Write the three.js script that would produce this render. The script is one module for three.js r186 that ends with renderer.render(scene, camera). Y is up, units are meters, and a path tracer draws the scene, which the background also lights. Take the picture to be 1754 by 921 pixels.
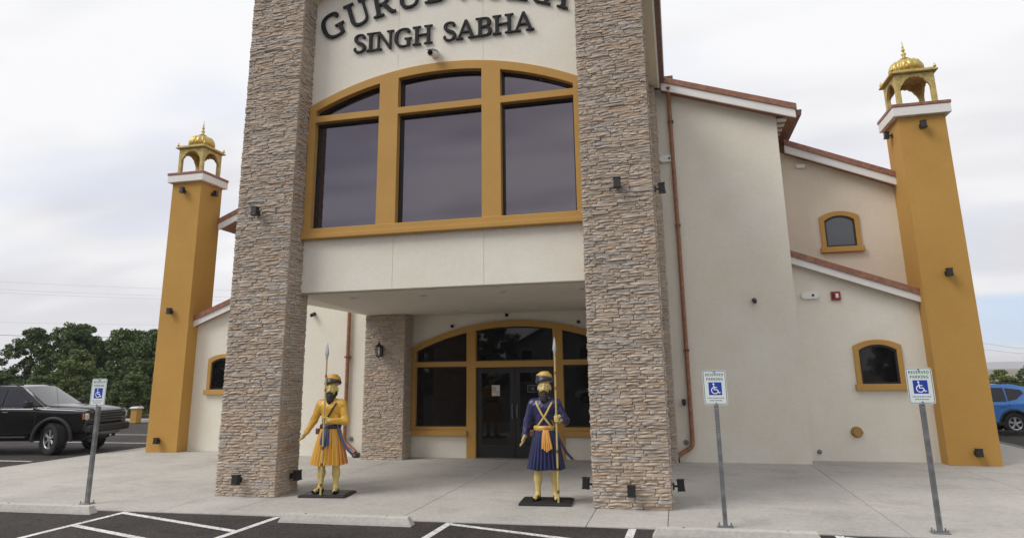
import * as THREE from 'three';
import { RoundedBoxGeometry } from 'three/addons/geometries/RoundedBoxGeometry.js';
import { ConvexGeometry } from 'three/addons/geometries/ConvexGeometry.js';
import { TextGeometry } from 'three/addons/geometries/TextGeometry.js';
import { FontLoader } from 'three/addons/loaders/FontLoader.js';
import { mergeGeometries, mergeVertices, toCreasedNormals } from 'three/addons/utils/BufferGeometryUtils.js';

// ---------- camera ----------
const scene = new THREE.Scene();
const camera = new THREE.PerspectiveCamera(2 * Math.atan(460.5 / 1144.18) * 180 / Math.PI, 1754 / 921, 0.1, 6000);
camera.position.set(3.99, 1.944, 16.49);
camera.rotation.order = 'YXZ';
camera.rotation.set(0.2231, 0.2358, -0.013);
camera.setViewOffset(1754, 921, 0, 79.74, 1754, 921);
camera.updateProjectionMatrix();

// ---------- noise ----------
function rng(s) { return () => { s = (s + 0x6d2b79f5) | 0; let t = Math.imul(s ^ (s >>> 15), 1 | s); t = (t + Math.imul(t ^ (t >>> 7), 61 | t)) ^ t; return ((t ^ (t >>> 14)) >>> 0) / 4294967296; }; }
const hash = (x, y, s) => { let h = Math.imul(x, 374761393) + Math.imul(y, 668265263) + Math.imul(s, 1274126177); h = Math.imul(h ^ (h >>> 13), 1274126177); return ((h ^ (h >>> 16)) >>> 0) / 4294967296; };
function vnoise(x, y, per, s) {
  const xi = Math.floor(x), yi = Math.floor(y), fx = x - xi, fy = y - yi, u = fx * fx * (3 - 2 * fx), v = fy * fy * (3 - 2 * fy);
  const m = (a) => per ? ((a % per) + per) % per : a;
  const a = hash(m(xi), m(yi), s), b = hash(m(xi + 1), m(yi), s), c = hash(m(xi), m(yi + 1), s), d = hash(m(xi + 1), m(yi + 1), s);
  return (a + (b - a) * u) * (1 - v) + (c + (d - c) * u) * v;
}
function fbm(x, y, per, s, oct = 4) { let t = 0, a = 0.5, n = 0; for (let o = 0; o < oct; o++) { t += a * vnoise(x, y, per, s + o); n += a; x *= 2; y *= 2; if (per) per *= 2; a *= 0.5; } return t / n; }
const clamp = (x, a = 0, b = 1) => Math.min(b, Math.max(a, x)), lerp = (a, b, t) => a + (b - a) * t, sstep = (a, b, x) => { const t = clamp((x - a) / (b - a)); return t * t * (3 - 2 * t); };

// ---------- sky: thin broken overcast ----------
{
  const W = 1536, H = 768, data = new Float32Array(W * H * 4);
  for (let j = 0; j < H; j++) {
    const el = ((j + 0.5) / H - 0.5) * Math.PI, sy = Math.sin(el), cy = Math.cos(el);
    for (let i = 0; i < W; i++) {
      const az = ((i + 0.5) / W - 0.5) * 2 * Math.PI, dx = Math.cos(az) * cy, dz = Math.sin(az) * cy;
      const k = 1 / (Math.max(sy, 0) + 0.16), px = dx * k, pz = dz * k;
      const n = fbm(px * 1.1 + 20, pz * 1.7 + 31, 0, 7, 5), n2 = fbm(px * 0.55 + 9, pz * 0.8 + 3, 0, 19, 4);
      const c = clamp(0.52 + (n - 0.5) * 2.0 + (n2 - 0.5) * 1.5 + (fbm(px * 1.3 + pz * 0.4 + 4, pz * 5.2 - px * 0.6, 0, 57, 3) - 0.5) * lerp(1.1, 3.0, sstep(-0.1, 0.6, dz)));
      let r = lerp(dz > -0.1 ? lerp(0.52, 0.43, sstep(-0.1, 0.6, dz)) : 0.52, 0.66, c), g = lerp(dz > -0.1 ? lerp(0.52, 0.42, sstep(-0.1, 0.6, dz)) : 0.52, 0.66, c), b = lerp(dz > -0.1 ? lerp(0.545, 0.475, sstep(-0.1, 0.6, dz)) : 0.545, 0.67, c);
      // thin cover: blue shows faintly through the gaps
      const gap = sstep(0.56, 0.70, fbm(px * 0.9 + 71, pz * 1.1 + 12, 0, 43, 4)) * 0.30;
      r = lerp(r, 0.42, gap); g = lerp(g, 0.475, gap); b = lerp(b, 0.62, gap);
      const low = sstep(0.10, 0.0, sy) * 0.5;
      r = lerp(r, 0.66, low); g = lerp(g, 0.65, low); b = lerp(b, 0.66, low);
      // open strip of clear sky low in the north-east
      const azr = Math.atan2(dx, -dz), m = sstep(0.25, 0.40, azr) * sstep(1.6, 1.1, azr), e = el + 0.008 * (n - 0.5);
      const strip = m * sstep(0.010, 0.035, e) * sstep(0.092, 0.080, e);
      r = lerp(r, 0.41, strip * 0.85); g = lerp(g, 0.51, strip * 0.85); b = lerp(b, 0.64, strip * 0.85);
      const q = (j * W + i) * 4; data[q] = r; data[q + 1] = g; data[q + 2] = b; data[q + 3] = 1;
    }
  }
  const sky = new THREE.DataTexture(data, W, H, THREE.RGBAFormat, THREE.FloatType);
  sky.mapping = THREE.EquirectangularReflectionMapping; sky.magFilter = sky.minFilter = THREE.LinearFilter; sky.wrapS = THREE.RepeatWrapping; sky.needsUpdate = true;
  scene.background = sky; scene.environment = sky;
}
// ---------- veiled sun ----------
const sun = new THREE.DirectionalLight(new THREE.Color(1, 0.97, 0.925), 1.5);
sun.position.set(-34, 44, 26); sun.target.position.set(0, 0, 0); sun.castShadow = true; sun.shadow.radius = 60;
sun.shadow.mapSize.set(2048, 2048); Object.assign(sun.shadow.camera, { left: -40, right: 40, top: 40, bottom: -40, near: 1, far: 160 });
scene.add(sun, sun.target);
const renderer = new THREE.WebGLRenderer({ antialias: true });
renderer.setSize(1024, 537); renderer.shadowMap.enabled = true; renderer.toneMapping = THREE.LinearToneMapping; renderer.toneMappingExposure = 1.47;

// ---------- textures ----------
function tex(size, f, srgb = true, rep = 1) {
  const d = new Uint8Array(size * size * 4);
  for (let y = 0; y < size; y++) for (let x = 0; x < size; x++) { const c = f(x / size, y / size); const q = (y * size + x) * 4; for (let k = 0; k < 3; k++) d[q + k] = clamp(Array.isArray(c) ? c[k] : c) * 255; d[q + 3] = 255; }
  const t = new THREE.DataTexture(d, size, size); t.wrapS = t.wrapT = THREE.RepeatWrapping; t.magFilter = THREE.LinearFilter; t.minFilter = THREE.LinearMipmapLinearFilter; t.generateMipmaps = true;
  if (srgb) t.colorSpace = THREE.SRGBColorSpace; t.repeat.set(rep, rep); t.needsUpdate = true; return t;
}
const T = {};
// mottled greys near 1 that multiply a base colour; uv is in metres, repeat = 1 / tile size
T.stucco = tex(512, (u, v) => { const a = fbm(u * 6, v * 6, 6, 3, 4), b = fbm(u * 60, v * 60, 60, 5, 3); const s = 0.985 + (a - 0.5) * 0.035 + (b - 0.5) * 0.03; return [s, s * (0.995 + (a - 0.5) * 0.02), s * (0.985 + (a - 0.5) * 0.05)]; }, true, 1 / 3.1);
T.stuccoB = tex(512, (u, v) => clamp(0.5 + (fbm(u * 90, v * 90, 90, 11, 3) - 0.5) * 1.3 + (fbm(u * 10, v * 10, 10, 13, 2) - 0.5) * 0.5), false, 1 / 1.7);
T.concrete = tex(1024, (u, v) => {
  const a = fbm(u * 5, v * 5, 5, 23, 5), b = fbm(u * 120, v * 120, 120, 29, 2), st = sstep(0.56, 0.72, fbm(u * 8, v * 8, 8, 31, 4)), sp = hash(Math.floor(u * 512), Math.floor(v * 512), 3) > 0.9975 ? 0.12 : 0;
  const br = (vnoise(u * 4, v * 260, 0, 37) - 0.5) * 0.04;
  const s = 0.90 + (a - 0.5) * 0.13 + (b - 0.5) * 0.10 - st * 0.04 - sp + br; return [s, s * 0.992, s * 0.972];
}, true, 1 / 4.3);
T.concreteB = tex(512, (u, v) => clamp(0.5 + (fbm(u * 70, v * 70, 70, 41, 3) - 0.5)), false, 1 / 1.1);
T.asphalt = tex(1024, (u, v) => {
  const b = fbm(u * 170, v * 170, 170, 47, 2), a = fbm(u * 6, v * 6, 6, 53, 4), g = hash(Math.floor(u * 640), Math.floor(v * 640), 9); const oil = sstep(0.63, 0.70, fbm(u * 11, v * 11, 11, 151, 4)); const s = 0.62 - oil * 0.10 + (b - 0.5) * 0.7 + (a - 0.5) * 0.34 + (g > 0.97 ? 0.38 : g > 0.9 ? 0.12 : 0); return [s, s * 0.965, s * 0.94];
}, true, 1 / 3.3);
T.asphaltB = tex(512, (u, v) => clamp(fbm(u * 110, v * 110, 110, 59, 2)), false, 1 / 1.3);
T.stone = tex(256, (u, v) => { const a = fbm(u * 5, v * 9, 0, 61, 4), b = fbm(u * 30, v * 30, 30, 67, 3); const s = 0.92 + (a - 0.5) * 0.36 + (b - 0.5) * 0.2; return [s * (1 + (a - 0.5) * 0.16), s, s * (1 - (a - 0.5) * 0.2)]; });
T.stoneB = tex(256, (u, v) => clamp(fbm(u * 7, v * 16, 0, 71, 4) * 0.8 + fbm(u * 40, v * 40, 40, 73, 2) * 0.3), false);
T.paint = tex(512, (u, v) => { const a = fbm(u * 9, v * 9, 9, 81, 4), b = fbm(u * 150, v * 150, 150, 83, 2), w = sstep(0.60, 0.66, fbm(u * 70, v * 70, 70, 87, 3)); const s = 0.95 + (a - 0.5) * 0.12 + (b - 0.5) * 0.1 - w * 0.28; return s; }, true, 1 / 1.5);
T.bark = tex(128, (u, v) => { const s = 0.7 + (fbm(u * 14, v * 3, 0, 91, 3) - 0.5) * 0.9; return s; });
T.metal = tex(256, (u, v) => { const s = 0.88 + (fbm(u * 10, v * 10, 10, 97, 4) - 0.5) * 0.34; return s; }, true, 1 / 0.7);

// ---------- materials ----------
const lin = (r, g, b) => new THREE.Color().setRGB(r, g, b);
const std = (c, o = {}) => new THREE.MeshStandardMaterial({ color: lin(...c), roughness: 0.85, side: THREE.DoubleSide, ...o });
const phy = (c, o = {}) => new THREE.MeshPhysicalMaterial({ color: lin(...c), roughness: 0.4, side: THREE.DoubleSide, ...o });
const stuc = (c) => std(c, { map: T.stucco, bumpMap: T.stuccoB, bumpScale: 0.0016, roughness: 0.94 });
const M = {
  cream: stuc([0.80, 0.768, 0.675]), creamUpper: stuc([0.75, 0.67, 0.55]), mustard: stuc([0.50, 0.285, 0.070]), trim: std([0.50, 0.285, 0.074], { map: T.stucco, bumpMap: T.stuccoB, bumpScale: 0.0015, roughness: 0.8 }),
  white: std([0.80, 0.79, 0.77], { map: T.stucco, roughness: 0.7 }), brown: phy([0.38, 0.165, 0.095], { map: T.metal, roughness: 0.45 }), brownDark: phy([0.19, 0.085, 0.052], { roughness: 0.45, map: T.metal }),
  ceiling: std([0.66, 0.61, 0.54], { map: T.stucco, bumpMap: T.stuccoB, bumpScale: 0.002 }), soffit: std([0.62, 0.54, 0.42], { map: T.stucco }),
  glassHigh: phy([0.012, 0.011, 0.014], { roughness: 0.03, ior: 2.25, specularColor: lin(1.0, 0.90, 1.0) }), glassLow: phy([0.006, 0.006, 0.007], { roughness: 0.02, ior: 1.5 }),
  glassSmall: phy([0.010, 0.012, 0.016], { roughness: 0.03, ior: 1.9 }),
  blackFrame: phy([0.012, 0.011, 0.010], { roughness: 0.4 }), blackMetal: phy([0.014, 0.014, 0.015], { roughness: 0.42 }), copper: phy([0.40, 0.18, 0.095], { roughness: 0.42, map: T.metal }),
  sidewalk: std([0.54, 0.525, 0.50], { map: T.concrete, bumpMap: T.concreteB, bumpScale: 0.002, roughness: 0.95 }), sidewalkB: std([0.525, 0.51, 0.485], { map: T.concrete, bumpMap: T.concreteB, bumpScale: 0.002, roughness: 0.95 }), sidewalkC: std([0.555, 0.54, 0.515], { map: T.concrete, bumpMap: T.concreteB, bumpScale: 0.002, roughness: 0.95 }),
  joint: std([0.20, 0.19, 0.175], { map: T.concrete }), stop: std([0.60, 0.585, 0.555], { map: T.concrete, bumpMap: T.concreteB, bumpScale: 0.003 }),
  asphalt: std([0.082, 0.073, 0.068], { map: T.asphalt, bumpMap: T.asphaltB, bumpScale: 0.006, roughness: 0.93 }), line: std([0.80, 0.79, 0.77], { map: T.paint, roughness: 0.75, bumpMap: T.asphaltB, bumpScale: 0.003 }),
  dirt: std([0.20, 0.17, 0.12], { map: T.concrete }), letters: std([0.012, 0.013, 0.015], { roughness: 0.85 }), gold: phy([0.72, 0.55, 0.15], { roughness: 0.38, metalness: 0.35, map: T.metal }), goldPaint: std([0.66, 0.51, 0.165], { roughness: 0.55, map: T.metal }), goldRelief: phy([0.50, 0.30, 0.06], { roughness: 0.4, metalness: 0.35 }),
  galv: phy([0.30, 0.31, 0.32], { roughness: 0.5, metalness: 0.45, map: T.metal }), plastic: phy([0.78, 0.77, 0.74], { roughness: 0.45 }), red: phy([0.34, 0.02, 0.02], { roughness: 0.4 }), brass: phy([0.42, 0.26, 0.09], { roughness: 0.4, metalness: 0.6 }),
  stoneCore: std([0.42, 0.36, 0.30]),
};
const stoneTones = [[0.50, 0.41, 0.32], [0.55, 0.45, 0.36], [0.48, 0.38, 0.29], [0.46, 0.40, 0.335], [0.46, 0.395, 0.33], [0.43, 0.39, 0.345], [0.53, 0.42, 0.32], [0.58, 0.49, 0.40], [0.43, 0.40, 0.37], [0.50, 0.375, 0.27], [0.52, 0.45, 0.375], [0.45, 0.36, 0.275]].map((c) => std(c.map((v, i) => lerp(v, [0.485, 0.405, 0.325][i], 0.2) * 1.22), { map: T.stone, bumpMap: T.stoneB, bumpScale: 0.007, roughness: 0.92 }));

// ---------- helpers ----------
const used = {};
const numbered = (n) => { const k = used[n] = (used[n] ?? -1) + 1; return k ? n + '_' + String(k).padStart(3, '0') : n; };
function uvm(g) { // metre uv by dominant normal
  if (g.index) g = g.toNonIndexed(); const p = g.attributes.position, n = g.attributes.normal, uv = new Float32Array(p.count * 2);
  for (let i = 0; i < p.count; i += 3) {
    const ax = Math.abs(n.getX(i) + n.getX(i + 1) + n.getX(i + 2)), ay = Math.abs(n.getY(i) + n.getY(i + 1) + n.getY(i + 2)), az = Math.abs(n.getZ(i) + n.getZ(i + 1) + n.getZ(i + 2));
    for (let k = i; k < i + 3; k++) { const x = p.getX(k), y = p.getY(k), z = p.getZ(k); if (az >= ax && az >= ay) { uv[2 * k] = x; uv[2 * k + 1] = y; } else if (ax >= ay) { uv[2 * k] = z; uv[2 * k + 1] = y; } else { uv[2 * k] = x; uv[2 * k + 1] = z; } }
  }
  g.setAttribute('uv', new THREE.BufferAttribute(uv, 2)); return g;
}
const prep = (g) => { g = g.index ? g.toNonIndexed() : g; for (const k of Object.keys(g.attributes)) if (!['position', 'normal', 'uv', 'color'].includes(k)) g.deleteAttribute(k); return g; };
function mesh(name, geo, mat, parent, metre = true) {
  let g = Array.isArray(geo) ? (geo.length > 1 ? mergeGeometries(geo.map((q) => { q = prep(q); return q; })) : geo[0]) : geo;
  if (metre) g = uvm(g);
  const m = new THREE.Mesh(g, mat); m.castShadow = m.receiveShadow = true; m.name = parent && parent !== scene ? name : numbered(name); (parent || scene).add(m); return m;
}
function tag(o, label, category, group, kind) { if (label) o.userData.label = label; if (category) o.userData.category = category; if (group) o.userData.group = group; if (kind) o.userData.kind = kind; return o; }
function thing(name, label, category, x = 0, y = 0, z = 0, ry = 0, group) { const o = new THREE.Group(); o.name = numbered(name); o.position.set(x, y, z); o.rotation.y = ry; scene.add(o); return tag(o, label, category, group); }
function sub(name, parent) { const o = new THREE.Group(); o.name = name; parent.add(o); return o; }
function copy(src, label, x, y, z, ry = 0) { const c = src.clone(); c.name = numbered(src.name.replace(/_\d+$/, '')); c.userData = { ...src.userData, label }; c.position.set(x, y, z); c.rotation.y = ry; scene.add(c); return c; }
const box = (x0, x1, y0, y1, z0, z1) => new THREE.BoxGeometry(x1 - x0, y1 - y0, z1 - z0).translate((x0 + x1) / 2, (y0 + y1) / 2, (z0 + z1) / 2);
const rbox = (w, h, d, x, y, z, r = 0.01, s = 2) => new RoundedBoxGeometry(w, h, d, s, Math.min(r, w / 2.1, h / 2.1, d / 2.1)).translate(x, y, z);
const cyl = (r0, r1, h, x, y, z, seg = 20, axis = 'y') => { const g = new THREE.CylinderGeometry(r1, r0, h, seg); if (axis === 'x') g.rotateZ(Math.PI / 2); if (axis === 'z') g.rotateX(Math.PI / 2); return g.translate(x, y, z); };
const shapeOf = (pts) => new THREE.Shape(pts.map((p) => new THREE.Vector2(...p)));
function extr(pts, z0, z1, holes = [], bevel = 0) { // outline in xy, from z0 to z1
  const V = (q) => q.map((p) => new THREE.Vector2(...p)), ccw = (v, up) => (THREE.ShapeUtils.isClockWise(v) === up ? v.reverse() : v);
  const s = new THREE.Shape(ccw(V(pts), true)); for (const h of holes) s.holes.push(new THREE.Path(ccw(V(h), false)));
  return new THREE.ExtrudeGeometry(s, { depth: z1 - z0 - 2 * bevel, bevelEnabled: bevel > 0, bevelThickness: bevel, bevelSize: bevel, bevelOffset: -bevel, bevelSegments: 2, curveSegments: 16 }).translate(0, 0, z0 + bevel);
}
const tube = (pts, r, seg = 40, rs = 10) => new THREE.TubeGeometry(new THREE.CatmullRomCurve3(pts.map((p) => new THREE.Vector3(...p)), false, 'catmullrom', 0.15), seg, r, rs, false);
function bar(a, b, r, r2 = r, seg = 10) { const A = new THREE.Vector3(...a), B = new THREE.Vector3(...b), d = B.clone().sub(A), g = new THREE.CylinderGeometry(r2, r, d.length(), seg); g.applyQuaternion(new THREE.Quaternion().setFromUnitVectors(new THREE.Vector3(0, 1, 0), d.clone().normalize())); const c = A.add(B).multiplyScalar(0.5); return g.translate(c.x, c.y, c.z); }
// points of a circular arc through (-a,0),(0,s),(a,0), from x0 to x1, lifted to y
function arcY(x, a, s) { const R = (a * a + s * s) / (2 * s); return Math.sqrt(Math.max(0, R * R - x * x)) - (R - s); }
function arcPts(x0, x1, a, s, cx, y, n = 24, inset = 0) { const o = []; for (let i = 0; i <= n; i++) { const x = lerp(x0, x1, i / n); o.push([cx + x, y + arcY(x, a, s) - inset]); } return o; }

// ---------- ground ----------
const frontZ = (x) => 7.24 - 0.026 * x;
{
  const gpts = [[-2500, -2500], [2500, -2500], [2500, 2500], [-2500, 2500]];
  const g = mesh('ground', new THREE.ShapeGeometry(shapeOf(gpts)).rotateX(-Math.PI / 2).translate(0, -0.03, 0), M.dirt, scene); tag(g, 'dry bare ground stretching away past the parking lot', 'ground', null, 'structure');
  const lot = mesh('parking_lot', new THREE.ShapeGeometry(shapeOf([[-60, -70], [60, -70], [60, 14], [-60, 14]])).rotateX(-Math.PI / 2).translate(0, -0.014, 0), M.asphalt, scene); tag(lot, 'dark asphalt parking lot in front of and beside the building', 'parking lot', null, 'structure');
  const line = (x0, z0, x1, z1, w = 0.1, y = -0.0095) => { const dx = x1 - x0, dz = z1 - z0, l = Math.hypot(dx, dz); const q = new THREE.PlaneGeometry(l, w).rotateX(-Math.PI / 2).rotateY(-Math.atan2(dz, dx)).translate((x0 + x1) / 2, y, (z0 + z1) / 2); mesh('painted_line', q, M.line, lot); };
  for (const x of [-6.8, -4.25, -1.72, 0.85, 3.29, 5.75, 8.25]) line(x, frontZ(x) + 0.02, x - 0.14, 12.6, 0.1);
  for (const x of [-4.25, 0.85, 5.75]) for (let k = 0; k < 6; k++) { const z = frontZ(x) + 0.11 + k * 0.86, xa = x + 0.05 - 0.02 * k; let xb = x + 2.47, zb = z + 0.315 * 2.42; line(xa, z, xb, zb, 0.1, -0.0095); }
  for (let k = 0; k < 6; k++) { line(-16.6, -2.0 - k * 2.7, -11.9, -2.0 - k * 2.7); line(12.4, -9.4 - k * 2.7, 17, -9.4 - k * 2.7); }
  line(-17.2, 2.4, -11.7, 2.4);
  // sidewalk: slabs with tooled joints
  const sw = mesh('sidewalk', box(-11.4, 12.4, -0.028, -0.012, -22, 7.05), M.joint, scene); tag(sw, 'pale grey concrete walkway in front of the building', 'sidewalk', null, 'structure');
  const xs = [-11.3, -8.95, -6.62, -3.76, -2.68, 0.08, 2.69, 3.73, 6.58, 9.3, 12.1], zs = [7.24, 4.6, 2.2, -0.2]; const r = rng(4), mats = [M.sidewalk, M.sidewalkB, M.sidewalkC];
  for (let i = 0; i < xs.length - 1; i++) for (let j = 0; j < 3; j++) {
    const g = 0.005, a = xs[i] + g, b = xs[i + 1] - g; const za = (x) => (j ? zs[j] - g : frontZ(x)), zb = zs[j + 1] + g;
    const s = extr([[a, -za(a)], [b, -za(b)], [b, -zb], [a, -zb]], 0, 0.02, [], 0.003).rotateX(-Math.PI / 2).translate(0, -0.02, 0);
    mesh('concrete_slab', s, mats[Math.floor(r() * 3)], sw);
  }
  for (let j = 0; j < 7; j++) for (const [a, b] of [[-11.3, -10.3], [10.3, 12.1]]) mesh('concrete_slab', extr([[a, 0.205 + j * 2.6], [b, 0.205 + j * 2.6], [b, 0.195 + (j + 1) * 2.6], [a, 0.195 + (j + 1) * 2.6]], 0, 0.02, [], 0.003).rotateX(-Math.PI / 2).translate(0, -0.02, 0), mats[j % 3], sw);
}
// far edge of the lot: kerbs
for (const [n, x0, x1, z, l] of [['lot_kerb', -60, -15.5, -10.8, 'pale concrete kerb along the far edge of the lot before the trees'], ['lot_kerb', 12.6, 60, -6.9, 'low dark kerb beside the blue car']]) tag(mesh(n, box(x0, x1, -0.02, 0.12, z - 0.3, z), n && x0 > 0 ? M.asphalt : M.stop, scene), l, 'kerb', null, 'structure');

// ---------- building ----------
const bld = thing('temple_building', 'cream stucco building with arched windows, sloping brown roofs and a deep entrance porch', 'building');
const zA = 0.5, zB = -0.12, zC = -0.64, zF = 5.54, zE = 0.42, hc = 3.44;
const slope = 0.345, yA = (x) => 8.68 - (Math.abs(x) - 4.04) * slope;      // underside of the roof rake over wall A
const yB = (x) => 4.36 - (Math.abs(x) - 6.71) * 0.386, yC = (x) => 7.14 - (Math.abs(x) - 7.03) * 0.43;
for (const s of [-1, 1]) {
  const X = (a) => s * a, mir = (pts) => pts.map(([x, y]) => [s * x, y]);
  // front wing beside the porch
  mesh('wall', extr(mir([[3.0, 0], [6.63, 0], [6.63, yA(6.63) + 0.1], [3.0, yA(3.0) + 0.1]]), -18, zA), M.cream, bld);
  // lower front wall with window opening
  const wB = { x: 8.315, a: 0.385, y0: 1.63, y1: 2.36, s: 0.12 };
  const hole = (w, g = 0) => [[X(w.x - w.a - g), w.y0 - g], [X(w.x + w.a + g), w.y0 - g], ...arcPts(w.a + g, -w.a - g, w.a + g, w.s, 0, w.y1 + g, 16).map(([x, y]) => [X(w.x) + s * x, y])];
  mesh('wall', extr(mir([[6.66, 0], [9.3, 0], [9.3, yB(9.3) + 0.05], [6.66, yB(6.66) + 0.05]]), zC - 0.5, zB, [hole(wB)]), M.cream, bld);
  const cEnd = s < 0 ? 8.62 : 9.9;
  const wC = { x: 7.985, a: 0.335, y0: 4.81, y1: 5.45, s: 0.115 };
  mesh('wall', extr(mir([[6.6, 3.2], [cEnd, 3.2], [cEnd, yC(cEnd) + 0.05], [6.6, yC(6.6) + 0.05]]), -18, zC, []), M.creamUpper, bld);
  for (const [w, z] of [[wB, zB], [wC, zC]]) {
    const wd = sub('window', bld), t = 0.105;
    const out = [[X(w.x - w.a - t), w.y0 - 0.04], [X(w.x + w.a + t), w.y0 - 0.04], ...arcPts(w.a + t, -w.a - t, w.a + t, w.s + 0.01, 0, w.y1 + 0.10, 18).map(([x, y]) => [X(w.x) + s * x, y])];
    mesh('trim', extr(out, z - 0.02, z + 0.055, [hole(w)], 0.006), M.trim, wd);
    mesh('sill', rbox(2 * (w.a + t) + 0.08, 0.13, 0.13, X(w.x), w.y0 - 0.072, z + 0.05, 0.012), M.trim, wd);
    mesh('frame', extr(hole(w, -0.002), z - 0.05, z + 0.015, [hole(w, -0.04)]), M.blackFrame, wd);
    mesh('pane', extr(hole(w, -0.035), z - (z === zC ? -0.002 : 0.03), z + (z === zC ? 0.006 : -0.02)), z === zC ? M.glassSmall : M.glassLow, wd);
  }
  // sloping roofs: white rake board, brown cap, deck behind
  const rake = (name, x0, x1, f, z0, zBack, hw, hb) => {
    const r = sub(name, bld);
    mesh('rake_board', extr(mir([[x0, f(x0)], [x1, f(x1)], [x1, f(x1) + hw], [x0, f(x0) + hw]]), z0 - 0.05, z0), M.white, r);
    mesh('drip_edge', extr(mir([[x0, f(x0) + hw + 0.002], [x1 + 0.03, f(x1 + 0.03) + hw + 0.002], [x1 + 0.03, f(x1 + 0.03) + hw + hb], [x0, f(x0) + hw + hb]]), z0 - 0.25, z0 + 0.035), M.brown, r);
    mesh('deck', extr(mir([[x0, f(x0) + 0.03], [x1, f(x1) + 0.03], [x1, f(x1) + hw + hb - 0.01], [x0, f(x0) + hw + hb - 0.01]]), zBack, z0 - 0.052), M.brown, r);
    return r;
  };
  const rA = rake('roof', 4.02, 7.02, yA, zA + 0.3, -18, 0.20, 0.14);
  for (let k = 0; k < 7; k++) mesh('soffit_vent', box(X(6.75) - 0.11, X(6.75) + 0.11, yA(6.82) - 0.01, yA(6.82) + 0.03, zA - 0.12 - k * 0.34, zA + 0.06 - k * 0.34), M.white, rA);
  mesh('gutter', extr([[0, 0], [s * 0.11, 0.02], [s * 0.13, 0.15], [0, 0.15]], -18, zA + 0.28).translate(X(7.03), yA(7.02) + 0.04, 0), M.brownDark, rA);
  rake('roof', 6.9, s < 0 ? 9.1 : 9.75, yC, zC + 0.26, -18, 0.19, 0.14);
  const rB = rake('roof', 6.66, 9.4, yB, zB + 0.2, zC, 0.16, 0.14);
  // downspout
  const d = sub('downspout', bld); const dz = zA + 0.075;
  mesh('pipe', tube([[X(4.19), 8.75, zA + 0.30], [X(4.19), 8.55, zA + 0.20], [X(4.19), 8.3, dz], [X(4.2), 5, dz], [X(4.2), 0.62, dz], [X(4.2), 0.40, dz], [X(4.13), 0.30, dz + 0.02], [X(3.92), 0.18, dz + 0.06], [X(3.84), 0.11, dz + 0.1]], 0.048, 120, 12), M.copper, d);
  for (const y of [7.9, 5.3, 2.4]) mesh('strap', box(X(4.2) - 0.065, X(4.2) + 0.065, y, y + 0.04, zA, dz + 0.056), M.brownDark, d);
  mesh('outlet', rbox(0.16, 0.1, 0.14, X(3.82), 0.06, dz + 0.1, 0.02), M.blackMetal, d);
  // porch side wall above the canopy and its eave
  mesh('wall', box(Math.min(X(2.7), X(3.72)), Math.max(X(2.7), X(3.72)), hc + 0.02, 9.0, zA, 5.27), M.cream, bld);
  const pr = sub('porch_roof', bld), yp = (x) => 8.86 + (4.1 - x) * slope;
  mesh('deck', extr(mir([[0, yp(0)], [3.95, yp(3.95)], [3.95, yp(3.95) + 0.17], [0, yp(0) + 0.17]]), 0.45, 5.25), M.brownDark, pr);
  mesh('fascia', box(Math.min(X(3.95), X(3.99)), Math.max(X(3.95), X(3.99)), 8.72, 9.0, 0.85, 5.25), M.white, pr);
  mesh('soffit', box(Math.min(X(3.72), X(3.95)), Math.max(X(3.72), X(3.95)), 8.74, 8.79, 0.82, 5.2), M.soffit, pr);
  mesh('gutter', extr([[0, 0], [s * 0.11, 0.02], [s * 0.13, 0.14], [0, 0.14]], 0.82, 5.26).translate(X(3.99), 8.84, 0), M.brownDark, pr);
  mesh('gutter_box', box(Math.min(X(4.02), X(4.32)), Math.max(X(4.02), X(4.32)), 8.86, 9.02, 0.58, 0.82), M.brownDark, pr);
}
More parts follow.
